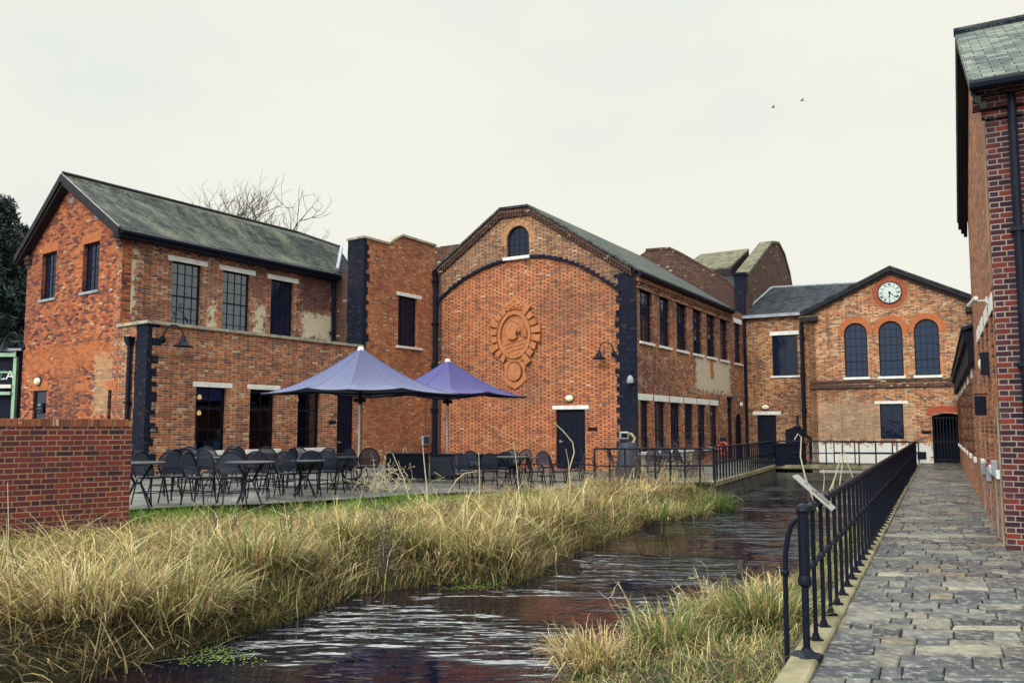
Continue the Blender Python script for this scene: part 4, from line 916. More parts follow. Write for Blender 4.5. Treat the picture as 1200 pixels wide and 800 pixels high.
# ================================================================== green shop far left
PS = Plane((-23.5, 31.0), (-17.6, 31.0)); SB = thing('green_shopfront', 'green painted shopfront with dark fascia and white letters at the left edge', 'building', (-20, 32, 0))
def psz(x, y): return PS.pix(x, y)
zt_ = psz(10, 411)[1]
mb = MB(); mb.pbox(PS, 0, PS.L, -.2, zt_, -4, -.12); build('wall', mb, MT['board'], SB)
mb = MB(); ux = psz(19, 450)[0]; ux = max(ux, 1)
mb.pbox(PS, 0, ux, psz(10, 418)[1], zt_, -.12, .12); mb.pbox(PS, 0, ux, psz(10, 436)[1]-.03, psz(10, 436)[1]+.03, -.1, .04); mb.pbox(PS, ux-.12, ux, 0, zt_-.02, -.1, .06); mb.pbox(PS, 0, ux-.13, psz(10, 459)[1]-.12, psz(10, 459)[1]-.0, -.1, .15); build('frame', mb, MT['palegreen'], SB)
mb = MB(); mb.pbox(PS, 0, ux-.13, psz(10, 450)[1]+.02, psz(10, 437)[1]-.02, -.1, .03); build('fascia', mb, MT['board'], SB)
mb = MB(); mb.pbox(PS, 0, ux-.13, psz(10, 452)[1]-.09, psz(10, 450.5)[1], -.1, .12); build('canopy_edge', mb, MT['white'], SB)
for i in range(7):
    mb = MB(); uu = ux-.5-i*.32; mb.pbox(PS, uu-.05, uu+.05, .5, 1.9+(.2 if i % 2 else 0), -.1, -.04); build('bars', mb, MT['green'], SB)
zc = psz(10, 441)[1]; tc_ = psz(13.5, 441)[0]
text(SB, PS, 'CA', tc_-.22, zc+.03, .5, MT['ink'], .035); text(SB, PS, 'T', psz(2, 441)[0], zc+.03, .55, MT['green'], .035)
mb = MB(); mb.pbox(PS, 0, PS.L, zt_, zt_+.08, -4, .2); build('roof', mb, MT['lead'], SB)

# ================================================================== GROUND, WATER, PATH
WZ = -.60
def gz(x): return .22*min(1, max(0, (1.0-x)/6.5))
edgeL = [(-14, -12), (-9.5, -3), (-6.2, 3.4)]+[tuple(G(x, y, WZ)[:2]) for x, y in ((100, 800), (225, 765), (330, 730), (420, 697), (540, 682), (612, 683), (645, 660), (705, 637), (765, 612), (820, 596), (852, 584))]
tedge = [(-26, 4.0), (-9.2, 9.6)]+[tuple(G(x, y, z)[:2]) for x, y, z in ((165, 596, .22), (300, 590, .2), (400, 585, .15), (500, 579, .08), (640, 574, 0), (697, 567, 0))]
wl0, wl1 = G(838, 565, 0), G(909, 545, 0)          # stone kerb of the terrace along the canal
rail0 = G(946, 774, 0); railv = Vector((.531, 1, 0)).normalized()
rail1 = rail0+railv*30.6
fb = wl1; fbx = rail1                                # footbridge ends
# ground sheet with the canal cut out
canal = [Vector((-14, -12, 0))]+[Vector((x, y, 0)) for x, y in tedge]+[Vector((t0_.x, t0_.y, 0)) for t0_ in (G(700, 566, 0), G(838, 565, 0))]+[Vector((wl0.x+.01, wl0.y, 0)), Vector((wl1.x, wl1.y, 0)), Vector((wl1.x+1.5, wl1.y+5, 0)), Vector((fbx.x, fbx.y+4, 0)), Vector((fbx.x-.15, fbx.y, 0)), Vector((rail0.x-.12, rail0.y, 0)), Vector((rail0.x-4.1, rail0.y-8, 0)), Vector((rail0.x-9, rail0.y-18, 0))]
mb = MB(); big = [Vector((-400, -400, 0)), Vector((400, -400, 0)), Vector((400, 400, 0)), Vector((-400, 400, 0))]
loops = [big, canal]; flat = big+canal; mb.v = [v+Vector((0, 0, -.06)) for v in flat]
for t in tessellate_polygon(loops): mb.f.append(list(t))
earth = plain('dark_earth', (.07, .06, .04), .95, .5, 1.5, 0, .5)
struct('ground', mb, earth)
mb = MB(); mb.poly([(-40, -40, -1.5), (60, -40, -1.5), (60, 60, -1.5), (-40, 60, -1.5)]); struct('canal_bed', mb, earth)
# water
m, nt, b = mat('dark_canal_water'); b.inputs['Base Color'].default_value = (.006, .007, .016, 1); b.inputs['Roughness'].default_value = .02; b.inputs['IOR'].default_value = 1.36
tc = N(nt, 'ShaderNodeTexCoord').outputs['Object']
nb = NOISE(nt, tc, .35, 3); c = MIX(nt, SS(nt, nb, .45, .65), (.003, .005, .014), (.016, .007, .009)); nt.links.new(c, b.inputs['Base Color'])
mp = N(nt, 'ShaderNodeMapping'); nt.links.new(tc, mp.inputs[0]); mp.inputs['Rotation'].default_value = (0, 0, R(-8)); mp.inputs['Scale'].default_value = (.62, 2.0, 1)
w1 = NOISE(nt, mp.outputs[0], 1.9, 1.5, .45); w2 = NOISE(nt, mp.outputs[0], 5.2, 1, .5); calm = SS(nt, NOISE(nt, tc, .42, 2), .43, .58)
hh = M2(nt, 'MULTIPLY', M2(nt, 'ADD', M2(nt, 'MULTIPLY', M2(nt, 'POWER', w1, 3.), 3.4), M2(nt, 'MULTIPLY', M2(nt, 'POWER', w2, 3.), 1.0)), M2(nt, 'MULTIPLY_ADD', calm, .93, .07))
b.inputs['IOR'].default_value = 1.36; bump(nt, b, hh, .066, 1.)
mb = MB(); mb.poly([(-40, -40, WZ), (60, -40, WZ), (60, 60, WZ), (-40, 60, WZ)]); struct('water', mb, m, label='dark rippling canal water')
# canal walls
mb = MB()
def cwall(a, b_, out, z0=-1.5, z1=-.005, th=.35):
    a, b_ = Vector((a.x, a.y, 0)), Vector((b_.x, b_.y, 0)); mb.prism([a+up*z0, b_+up*z0, b_+up*z1, a+up*z1], out*th)
nl = Vector((-(wl1-wl0).y, (wl1-wl0).x, 0)).normalized()
cwall(wl0, wl1, nl); cwall(Vector((edgeL[-1][0]-.3, edgeL[-1][1]+.1, 0)), wl0, Vector((-.3, 1, 0)))
cwall(wl1, fbx, Vector((.1, 1, 0)), z1=-.30, th=.3); nr = Vector((railv.y, -railv.x, 0)); o1 = rail0-nr*.16; o2 = rail1-nr*.16
cwall(o1, o2, nr, th=.14, z1=-.02); 
struct('canal_wall', mb, MT['concrete'])
# stone kerbs
K = thing('terrace_kerb', 'pale stone kerb edging the terrace above the canal', 'kerb', wl0)
mb = MB(); d_ = (wl1-wl0); L_ = d_.length; d_.normalize(); k = int(L_/.9)
for i in range(k):
    a = wl0+d_*(L_*i/k+.01); e = wl0+d_*(L_*(i+1)/k-.01); mb.box8([a-nl*.04-up*.12, e-nl*.04-up*.12, e+nl*.3-up*.12, a+nl*.3-up*.12, a-nl*.04+up*.03, e-nl*.04+up*.03, e+nl*.3+up*.03, a+nl*.3+up*.03])
build('kerb_stones', mb, MT['kerb'], K, bevel=.015)
FB = thing('footbridge', 'dark footbridge with pale front edge crossing the canal before the clock hall', 'bridge', (wl1+fbx)/2)
mb = MB(); fd = (fbx-wl1); fL = fd.length; fd.normalize(); fn = Vector((fd.y, -fd.x, 0))
if fn.y > 0: fn = -fn
A_, B_ = wl1-fd*.1, fbx-fd*.15
mb.prism([A_-up*.16, B_-up*.16, B_-up*.02, A_-up*.02], -fn*3.0); build('deck', mb, MT['concrete'], FB)
mb = MB(); mb.prism([A_-up*.12+fn*.05, B_-up*.12+fn*.05, B_+up*.03+fn*.05, A_+up*.03+fn*.05], -fn*.25); build('edge_beam', mb, MT['kerb'], FB)
# terrace
tp_ = [Vector((x, y, 0)) for x, y in tedge]+[wl0+nl*.28, wl1+nl*.28, Vector((wl1.x-.2, wl1.y+3, 0)), Vector((14.6, 40.5, 0)), Vector((8, 44, 0)), Vector((-26, 44, 0))]
tp_ = [Vector((v.x, v.y, 0)) for v in tp_]
bm = bmesh.new(); vs = [bm.verts.new(v) for v in tp_]
for t in tessellate_polygon([tp_]): bm.faces.new([vs[i] for i in t])
for x in (-5.5, -3.3, -1.2, 1.0): bmesh.ops.bisect_plane(bm, geom=bm.verts[:]+bm.edges[:]+bm.faces[:], plane_co=(x, 0, 0), plane_no=(1, 0, 0))
mb = MB(); bm.verts.index_update()
for v in bm.verts: mb.v.append(Vector((v.co.x, v.co.y, gz(v.co.x)+.002)))
for f in bm.faces: mb.f.append([v.index for v in f.verts])
bm.free()
m, nt, b = mat('terrace_flags'); uv, vec = UVW(nt, .01)
face, r, rc_, hd, fv = bond(nt, vec, .6, 0, .45, .012, 5); n1 = NOISE(nt, uv, 1.2, 5)
c = MIX(nt, r, (.09, .095, .09), (.17, .17, .15)); c = MIX(nt, SS(nt, n1, .4, .7), c, (.055, .06, .06)); c = MIX(nt, face, (.05, .05, .045), c)
nt.links.new(c, b.inputs['Base Color']); b.inputs['Roughness'].default_value = .6; bump(nt, b, face, .006, .6)
struct('terrace', mb, m, label='grey flagged cafe terrace')
# stone path: every flag a raised bevelled slab of one mesh
rnd = random.Random(3); verts = []; faces = []; cols = []
rowd = Vector((1, -.07, 0)).normalized(); rown = Vector((.07, 1, 0)).normalized()
def leftX(q):   # along-row start at depth q
    t = (q-(rail0.dot(rown)))/(railv.dot(rown)); p = rail0+railv*t+nr*.095; return p.dot(rowd)
pal = [(.05, .06, .08), (.10, .11, .125), (.15, .16, .16), (.20, .205, .19), (.08, .09, .10), (.23, .21, .16), (.035, .042, .06), (.27, .26, .22)]
q = 1.2
while q < 38:
    dq = rnd.uniform(.15, .31)
    if abs(q-12.45) < .15: dq = .14
    g = .005; x = -0.05; thin = abs(q-12.45) < .2 and dq == .14
    while x < 9.5+(0 if q > 12 else 8):
        w = rnd.choice((.17, .24, .31, .40, .54))*rnd.uniform(.85, 1.2) if not thin else 1.2
        l0, l1 = leftX(q+g), leftX(q+dq-g)
        c4 = [(l0+max(x+g, 0), q+g), (l0+x+w-g, q+g), (l1+x+w-g, q+dq-g), (l1+max(x+g, 0), q+dq-g)]
        c4 = [(a+rnd.uniform(-.008, .008), b__+rnd.uniform(-.007, .007)) for a, b__ in c4]
        h = rnd.uniform(.0, .006); cx = sum(a for a, _ in c4)/4; cy = sum(b__ for _, b__ in c4)/4
        tl = [(h+rnd.uniform(-.0035, .0035)) for _ in range(4)]
        b0 = len(verts)
        for a, b__ in c4: verts.append((rowd*a+rown*b__)+Vector((0, 0, -.03)))
        for a, b__ in c4: verts.append((rowd*a+rown*b__)+Vector((0, 0, h-.006)))
        for (a, b__), z in zip(c4, tl):
            ia = a+(cx-a)/max(.05, abs(cx-a))*.010; ib = b__+(cy-b__)/max(.05, abs(cy-b__))*.010; verts.append((rowd*ia+rown*ib)+Vector((0, 0, z)))
        for i in range(4):
            j = (i+1) % 4; faces.append((b0+i, b0+j, b0+4+j, b0+4+i)); faces.append((b0+4+i, b0+4+j, b0+8+j, b0+8+i))
        faces.append((b0+8, b0+9, b0+10, b0+11))
        col = rnd.choice(pal) if not thin else (.34, .32, .26); k_ = rnd.uniform(.45, .8)
        if rnd.random() < .03: col = (.30, .24, .15)
        if rnd.random() < .04: col = (.38, .36, .27)
        cols += [tuple(c_*k_ for c_ in col)]*12
        x += w
    q += dq
me = bpy.data.meshes.new('path'); me.from_pydata([tuple(v) for v in verts], [], faces)
at = me.attributes.new('col', 'FLOAT_COLOR', 'POINT'); at.data.foreach_set('color', np.array([(*c_, 1) for c_ in cols], dtype=np.float32).ravel())
m, nt, b = mat('worn_flagstones'); a = N(nt, 'ShaderNodeAttribute', attribute_name='col'); tc = N(nt, 'ShaderNodeTexCoord').outputs['Object']
n1 = NOISE(nt, tc, 2.2, 7, .7); n2 = NOISE(nt, tc, 13, 6, .7); n3 = NOISE(nt, tc, .6, 3)
c = MIX(nt, M2(nt, 'MULTIPLY', SS(nt, n1, .45, .6), .8), a.outputs['Color'], (.025, .03, .045)); c = MIX(nt, M2(nt, 'MULTIPLY', SS(nt, n2, .50, .62), .6), c, (.30, .30, .26)); c = MIX(nt, M2(nt, 'MULTIPLY', SS(nt, n2, .36, .30), .6), c, (.03, .035, .05))
nt.links.new(c, b.inputs['Base Color']); nt.links.new(M2(nt, 'ADD', M2(nt, 'MULTIPLY', SS(nt, n3, .35, .65), .25), M2(nt, 'MULTIPLY', n2, .5)), b.inputs['Roughness'])
bump(nt, b, M2(nt, 'ADD', n1, M2(nt, 'MULTIPLY', n2, .6)), .02, .7)
me.materials.append(m); o = bpy.data.objects.new('path', me); COL.objects.link(o); tag(o, 'wet grey flagstone path beside the canal', 'path', kind='structure')
mb = MB(); p0_ = rail0-railv*10+nr*.13; p1_ = rail1+railv*4+nr*.13
mb.poly([p0_-up*.018, p0_+Vector((22, -3, 0))-up*.018, Vector((22, 10, -.018)), p1_+Vector((9, 0, 0))-up*.018, p1_-up*.018]); struct('path_bed', mb, plain('dark_joint_mortar', (.035, .036, .03), .95, .3, 3))
K = thing('path_kerb', 'worn tan stone kerb under the black canal railing', 'kerb', rail0)
mb = MB(); t = -2.2; rnd = random.Random(5)
while t < 33:
    l = rnd.uniform(.7, 1.3); h = .028+rnd.uniform(0, .012); a = rail0+railv*(t+.008); e = rail0+railv*(t+l-.008)
    mb.box8([a-nr*.11-up*.12, e-nr*.11-up*.12, e+nr*.085-up*.12, a+nr*.085-up*.12, a-nr*.105+up*h, e-nr*.105+up*h, e+nr*.08+up*h, a+nr*.08+up*h]); t += l
build('kerb_stones', mb, MT['kerb'], K, bevel=.014)

# ================================================================== RAILINGS
def twist(mb, a, b_, r, pitch=.26, n=8, r2=.62):
    d = (b_-a); L = d.length; d.normalize(); e1 = d.orthogonal().normalized(); e2 = d.cross(e1); k = int(L/.022); base = len(mb.v)
    for i in range(k+1):
        g0 = 2*math.pi*(L*i/k)/pitch
        for j in range(n):
            g = 2*math.pi*j/n; rr = r*(r2+(1-r2)*abs(math.cos(g-g0*.5*1)) if True else r); mb.v.append(a+d*(L*i/k)+(e1*math.cos(g)+e2*math.sin(g))*rr)
    for i in range(k):
        for j in range(n): mb.f.append([base+i*n+j, base+i*n+(j+1) % n, base+(i+1)*n+(j+1) % n, base+(i+1)*n+j])
RL_ = thing('railing', 'black iron railing with rope-twist rails along the flagstone path', 'railing', rail0)
HR = 1.02
mb = MB(); twist(mb, rail0+up*HR, rail1+up*HR, .032); build('handrail', mb, MT['iron'], RL_, smooth=True)
mb = MB(); twist(mb, rail0+up*.60, rail1+up*.60, .023); build('middle_rail', mb, MT['iron'], RL_, smooth=True)
mb = MB(); mb.tube([rail0+up*.03, rail0+up*.55], .024, 12); mb.tube([rail0+up*.52, rail0+up*1.03], .038, 14); mb.lathe(rail0+up*.50, [(.024, 0), (.046, .02), (.046, .06), (.038, .08)], 14); mb.lathe(rail0+up*1.01, [(.038, 0), (.05, .015), (.045, .04), (.025, .06), (.01, .065)], 14)
build('end_post', mb, MT['iron'], RL_, smooth=True)
mb = MB(); mb.lathe(rail0+up*.02, [(.10, 0), (.095, .02), (.065, .035), (.04, .05), (.03, .07)], 18)
for k in range(6):
    g = k*math.pi/3; mb.lathe(rail0+Vector((.07*math.cos(g), .07*math.sin(g), .02)), [(.045, 0), (.04, .025), (.015, .035)], 8)
build('post_foot', mb, MT['iron'], RL_, smooth=True)
pm = None; s_ = .46
t = s_; 
while t < 30.7:
    p = rail0+railv*t
    if pm is None:
        mb = MB(); mb.tube([p+up*.03, p+up*(HR-.02)], .0165, 10); mb.lathe(p+up*.575, [(.017, 0), (.029, .012), (.029, .034), (.017, .046)], 10); mb.lathe(p+up*(HR-.045), [(.017, 0), (.03, .02), (.017, .045)], 10)
        mb.box(p.x-.042, p.x+.042, p.y-.042, p.y+.042, .03, .05); mb.lathe(p+up*.045, [(.03, 0), (.024, .04)], 10)
        pm = build('post', mb, MT['iron'], RL_, smooth=True); p_first = p.copy()
    else:
        c = pm.copy(); COL.objects.link(c); c.parent = RL_; c.location = p-p_first
    t += s_
mb = MB(); q0 = rail0+up*.99; pts = [q0, q0-nr*.03-up*.02]+[q0-nr*(.03+.10*math.sin(g))-up*(.02+.38*(1-math.cos(g))) for g in [math.pi/2*i/6 for i in range(1, 7)]]+[q0-nr*.135-up*1.75]
mb.tube(pts, .018, 8); mb.lathe(pts[-2]-up*.02, [(.02, 0), (.03, .01), (.03, .03), (.02, .04)], 8); build('stay_bar', mb, MT['iron'], RL_, smooth=True)

def railing(name, label, pts, h, sp, group='terrace railings', rails=(1., .5), r=.024, z0=0.):
    o = thing(name, label, 'railing', pts[0], group)
    mb = MB()
    for f_ in rails: mb.tube([p+up*h*f_ for p in pts], r*(1.25 if f_ == 1. else 1), 8)
    build('rails', mb, MT['iron'], o); first = None
    for a, b_ in zip(pts[:-1], pts[1:]):
        L = (b_-a).length; k = max(1, round(L/sp))
        for i in range(k+(1 if b_ is pts[-1] else 0)):
            p = a.lerp(b_, i/k)
            if first is None:
                mb = MB(); mb.tube([p-up*.0, p+up*h], r*1.15, 8); mb.lathe(p+up*.0, [(.04, 0), (.035, .015), (.02, .04)], 8); first = build('post', mb, MT['iron'], o); fp = p.copy()
            else: c = first.copy(); COL.objects.link(c); c.parent = o; c.location = p-fp
    return o
t0 = G(697, 566, 0); tm = G(838, 565, 0)
railing('railing', 'black railing running straight in front of the mill side terrace', [t0+up*.0, tm], .98, .46)
railing('railing', 'black railing on the stone kerb curving back to the link block door', [wl0+nl*.1+up*.03+d_*.3, wl0.lerp(wl1, .5)+nl*.03+up*.03, wl1+nl*.1+up*.03], .98, .42)
railing('railing', 'black railing on the front edge of the footbridge', [wl1+up*.03+fd*.1, fbx+up*.03-fd*.25], .98, .62)
bb0 = wl1-fn*2.6+fd*.5; railing('railing', 'low black railing on the far edge of the footbridge', [bb0+fd*2.2, bb0+fd*(fL+.2)], .95, .8)

# information board on the railing
ib = rail0+railv*.75+up*(HR+.06); IBo = thing('information_board', 'pale tilted information board fixed on the near end of the canal railing', 'board', ib)
dirw = (nr*-.74+up*.67).normalized(); nrm = railv.cross(dirw).normalized()
if nrm.z < 0: nrm = -nrm
mb = MB(); cB = ib-nr*.02+up*.02
W2, L2 = .19, .11
mb.box8([cB+dirw*a*W2+railv*b__*L2+nrm*c_ for c_ in (-.008, .008) for a, b__ in ((-1, -1), (1, -1), (1, 1), (-1, 1))]); build('panel', mb, plain('pale_panel', (.33, .35, .34), .35, .12, 14), IBo, bevel=.003)
mb = MB()
for (a, b__, w_, h_) in ((-.10, -.5, .22, .4), (-.55, -.4, .28, .45), (.5, .1, .1, .3), (.05, .5, .3, .06), (.05, .65, .3, .05), (-.5, .45, .3, .07), (-.5, .6, .3, .05)):
    mb.box8([cB+dirw*(a+i*w_)*W2*.9+railv*(b__+j*h_)*L2*.9+nrm*c_ for c_ in (.0082, .0095) for i, j in ((-1, -1), (1, -1), (1, 1), (-1, 1))])
build('print', mb, plain('faded_print', (.16, .15, .14), .5, .5, 30), IBo)
mb = MB(); mb.tube([ib-up*.08, cB], .02, 8); mb.tube([ib-up*.08+railv*.15, cB+railv*.12], .02, 8); build('bracket', mb, MT['iron'], IBo)

# ================================================================== GARDEN WALL
wA = Vector((-5.66, 12.0, 0)); wv = Vector((1.2, 1, 0)).normalized(); wB = wA-wv*8
PW = Plane(wB[:2], wA[:2]); GW = thing('garden_wall', 'dark red brick garden wall with brick-on-edge coping in the left foreground', 'wall', wA)
zw = PW.pix(158, 491)[1]
mb = MB(); mb.pbox(PW, 0, PW.L, -.3, zw-.11, -.33, 0); build('wall', mb, MT['brickW'], GW)
mb = MB(); k = int(PW.L/.075)
for i in range(k): mb.pbox(PW, i*.075+.005, (i+1)*.075-.005, zw-.108, zw+random.uniform(-.004, .004), -.345, .012)
cop = brick('brick_on_edge', [(.10, .04, .045), (.24, .08, .05), (.30, .12, .06)], (.3, .22, .12), 0, bw=(.075, .0, 1, .002), soot=.2, lime=.05, seed=20); build('coping', mb, cop, GW, bevel=.004)
mb = MB(); mb.pbox(PW, .003, PW.L-.003, zw-.108, zw-.03, -.33, -.003); build('coping_mortar', mb, plain('sandy_mortar', (.34, .26, .15), .95, .2, 9), GW)

# ================================================================== CAFE FURNITURE
m, nt, b = mat('woven_mesh'); b.inputs['Base Color'].default_value = (.012, .018, .04, 1); b.inputs['Roughness'].default_value = .5
tc = N(nt, 'ShaderNodeTexCoord').outputs['Object']; sp = N(nt, 'ShaderNodeSeparateXYZ'); nt.links.new(tc, sp.inputs[0])
fx = M2(nt, 'GREATER_THAN', M2(nt, 'FRACT', M2(nt, 'MULTIPLY', M2(nt, 'ADD', sp.outputs[0], sp.outputs[1]), 45.)), .42); fz = M2(nt, 'GREATER_THAN', M2(nt, 'FRACT', M2(nt, 'MULTIPLY', M2(nt, 'SUBTRACT', sp.outputs[2], sp.outputs[0]), 45.)), .42)
nt.links.new(M2(nt, 'SUBTRACT', 1., M2(nt, 'MULTIPLY', fx, fz)), b.inputs['Alpha']); MT['mesh'] = m
def make_chair():
    o = thing('bistro_chair', 'x', 'chair')
    mb = MB(); mb.prism([(.21*math.cos(g)*(1 if abs(math.cos(g)) < .8 else 1), .21*math.sin(g), .44) for g in [2*math.pi*i/20 for i in range(20)]], (0, 0, .025)); build('seat', mb, MT['mesh'] if False else MT['iron'], o, local=True)
    def arc_(z, w=.22, y0=.19): return w
    hoop = [Vector((-.20, .14, .46))]+[Vector((.235*math.cos(g)*-1 if True else 0, .20+.06*math.sin(g), .62+.28*math.sin(g))) for g in [math.pi*i/12 for i in range(13)]]+[Vector((.20, .14, .46))]
    mb = MB(); mb.tube(hoop, .014, 8); build('back_frame', mb, MT['iron'], o, smooth=True, local=True)
    mb = MB(); inner = [h*1.0 for h in hoop[1:-1]]
    mb.poly([Vector((-.2, .15, .5))]+inner+[Vector((.2, .15, .5))]); 
    mb2 = MB(); pts = [Vector((-.195, .15, .5))]+inner+[Vector((.195, .15, .5))]; mb2.prism(pts, (0, .006, 0)); build('backrest', mb2, MT['mesh'], o, local=True)
    for i, (x, y) in enumerate(((-.17, -.16), (.17, -.16), (-.18, .16), (.18, .16))):
        mb = MB(); mb.tube([(x*.95, y*.9, .44), (x*1.18, y*1.35, 0)], .013, 7); build('leg', mb, MT['iron'], o, smooth=True, local=True)
    for s_ in (-1, 1):
        mb = MB(); mb.tube([(s_*.235, .2, .64), (s_*.27, .05, .645), (s_*.26, -.1, .63), (s_*.2, -.15, .45)], .012, 7); build('arm', mb, MT['iron'], o, smooth=True, local=True)
    mb = MB(); mb.tube([(-.19, -.18, .2), (.19, -.18, .2)], .009, 6); mb.tube([(-.2, .18, .2), (.2, .18, .2)], .009, 6); mb.tube([(-.19, -.18, .2), (-.2, .18, .2)], .009, 6); mb.tube([(.19, -.18, .2), (.2, .18, .2)], .009, 6); build('stretcher', mb, MT['iron'], o, local=True)
    return o
def make_table():
    o = thing('bistro_table', 'x', 'table')
    mb = MB(); mb.lathe((0, 0, .72), [(.40, 0), (.42, .012), (.42, .028), (.40, .032)], 28); build('table_top', mb, plain('grey_table_top', (.05, .06, .075), .3, .3, 10), o, local=True)
    for k in range(4):
        g = math.pi/4+k*math.pi/2; mb = MB(); c_, s_ = math.cos(g), math.sin(g)
        mb.tube([(.30*c_, .30*s_, .72), (.06*c_, .06*s_, .42), (.30*c_, .30*s_, 0)], .014, 7); build('leg', mb, MT['iron'], o, local=True)
    mb = MB(); mb.lathe((0, 0, .40), [(.07, 0), (.07, .03)], 12); build('collar', mb, MT['iron'], o, local=True)
    return o
CH = make_chair(); TB = make_table(); cf = [True]; tf = [True]
def place(proto, flag, x, y, rz, label, group, s=1.0, zz=None):
    z = 0
    for _ in range(4): p = G(x, y, z); z = gz(p.x)+.004
    o = proto if flag[0] else copytree(proto); flag[0] = False
    o.location = (p.x, p.y, z); o.rotation_euler = (0, 0, R(rz)); o.scale = (s, s, s); tag(o, label, None, group); o['category'] = proto['category']; return o
cl = [(176, 590, 70, 'black bistro chair tucked beside the end of the garden wall'), (206, 588, 175, 'black bistro chair with its back to the camera, nearest the garden wall'),
      (214, 576, 200, 'black bistro chair behind the one nearest the garden wall'), (233, 590, 80, 'black bistro chair seen edge-on in front of the first aisle window'),
      (250, 580, 150, 'black bistro chair below the first aisle window sill, right of the edge-on one'), (274, 576, 190, 'black bistro chair behind the long grey table top, below the first brick pier'),
      (272, 590, 30, 'black bistro chair at the near left of the middle round table'), (301, 585, 190, 'black bistro chair just right of the middle round table'), (318, 580, 95, 'black bistro chair turned sideways below the second aisle window'),
      (338, 582, 175, 'black bistro chair below the second aisle window, back to the canal'), (347, 572, 10, 'black bistro chair against the pier left of the third aisle window'), (362, 580, 200, 'black bistro chair below the third aisle window'),
      (388, 578, 165, 'black bistro chair with pale hoop near the umbrella pole'), (404, 574, 110, 'black bistro chair right behind the grey umbrella pole'), (192, 580, 250, 'black bistro chair leaning near the black aisle corner'),
      (240, 573, 20, 'black bistro chair close to the wall, left below the first aisle window sill'), (262, 571, 340, 'black bistro chair close to the wall, right below the first aisle window sill'), (286, 573, 60, 'black bistro chair behind the middle round table, by the brick pier'), (310, 572, 200, 'black bistro chair close to the wall below the second aisle window sill'),
      (330, 575, 250, 'black bistro chair between the second and third aisle windows, side on'), (374, 573, 330, 'black bistro chair close to the wall under the third aisle window sill'), (418, 571, 60, 'black bistro chair just right of the grey umbrella pole'), (432, 569, 190, 'black bistro chair behind the pale corkscrew shrub'), (222, 572, 30, 'black bistro chair close to the wall right of the black aisle corner')]
for x, y, rz, l in cl: place(CH, cf, x, y, rz, l, 'bistro chairs on the terrace', 1.04)
for x, y, rz, l in [(556, 568, 30, 'black bistro chair behind the left of the far table group'), (612, 561, 330, 'black bistro chair behind the far table, third from its left'), (640, 566, 20, 'black bistro chair behind the right end of the far table group'), (543, 574, 160, 'black bistro chair left of the far table group under the second umbrella'), (574, 572, 180, 'black bistro chair at the left of the far table, back to the canal'), (588, 568, 200, 'black bistro chair behind the far table, second from its left'),
      (600, 563, 0, 'black bistro chair behind the middle of the far table'), (629, 573, 100, 'black bistro chair with rounded back at the right of the far table'), (655, 573, 95, 'black bistro chair facing away, left of the arched gable door'), (673, 571, 275, 'black bistro chair in front of the arched gable door'),
      (691, 562, 80, 'black bistro chair between the door and the straight railing'), (722, 558, 100, 'black bistro chair behind the left end of the straight railing'), (766, 560, 170, 'black bistro chair below the first lower mill window'), (786, 556, 30, 'black bistro chair below the third lower mill window'), (800, 558, 110, 'black bistro chair below the fourth lower mill window'), (815, 556, 200, 'black bistro chair below the fifth lower mill window')]:
    place(CH, cf, x, y, rz, l, 'bistro chairs on the terrace')
for x, y, l, s_ in [(160, 596, 'round bistro table touching the end of the garden wall', 1.05), (292, 592, 'round bistro table in front of the pier between the first two aisle windows', 1.05), (249, 577, 'round bistro table behind the chairs below the first aisle window', 1.0), (357, 582, 'round bistro table below the third aisle window', 1.0), (398, 573, 'round bistro table beside the umbrella pole', 1.0), (600, 573, 'round bistro table in the far group before the big arch', 1.1), (614, 568, 'round bistro table behind the far group, to its right', 1.0), (777, 561, 'round bistro table behind the straight railing', 1.0)]:
    place(TB, tf, x, y, 20, l, 'bistro tables on the terrace', s_)

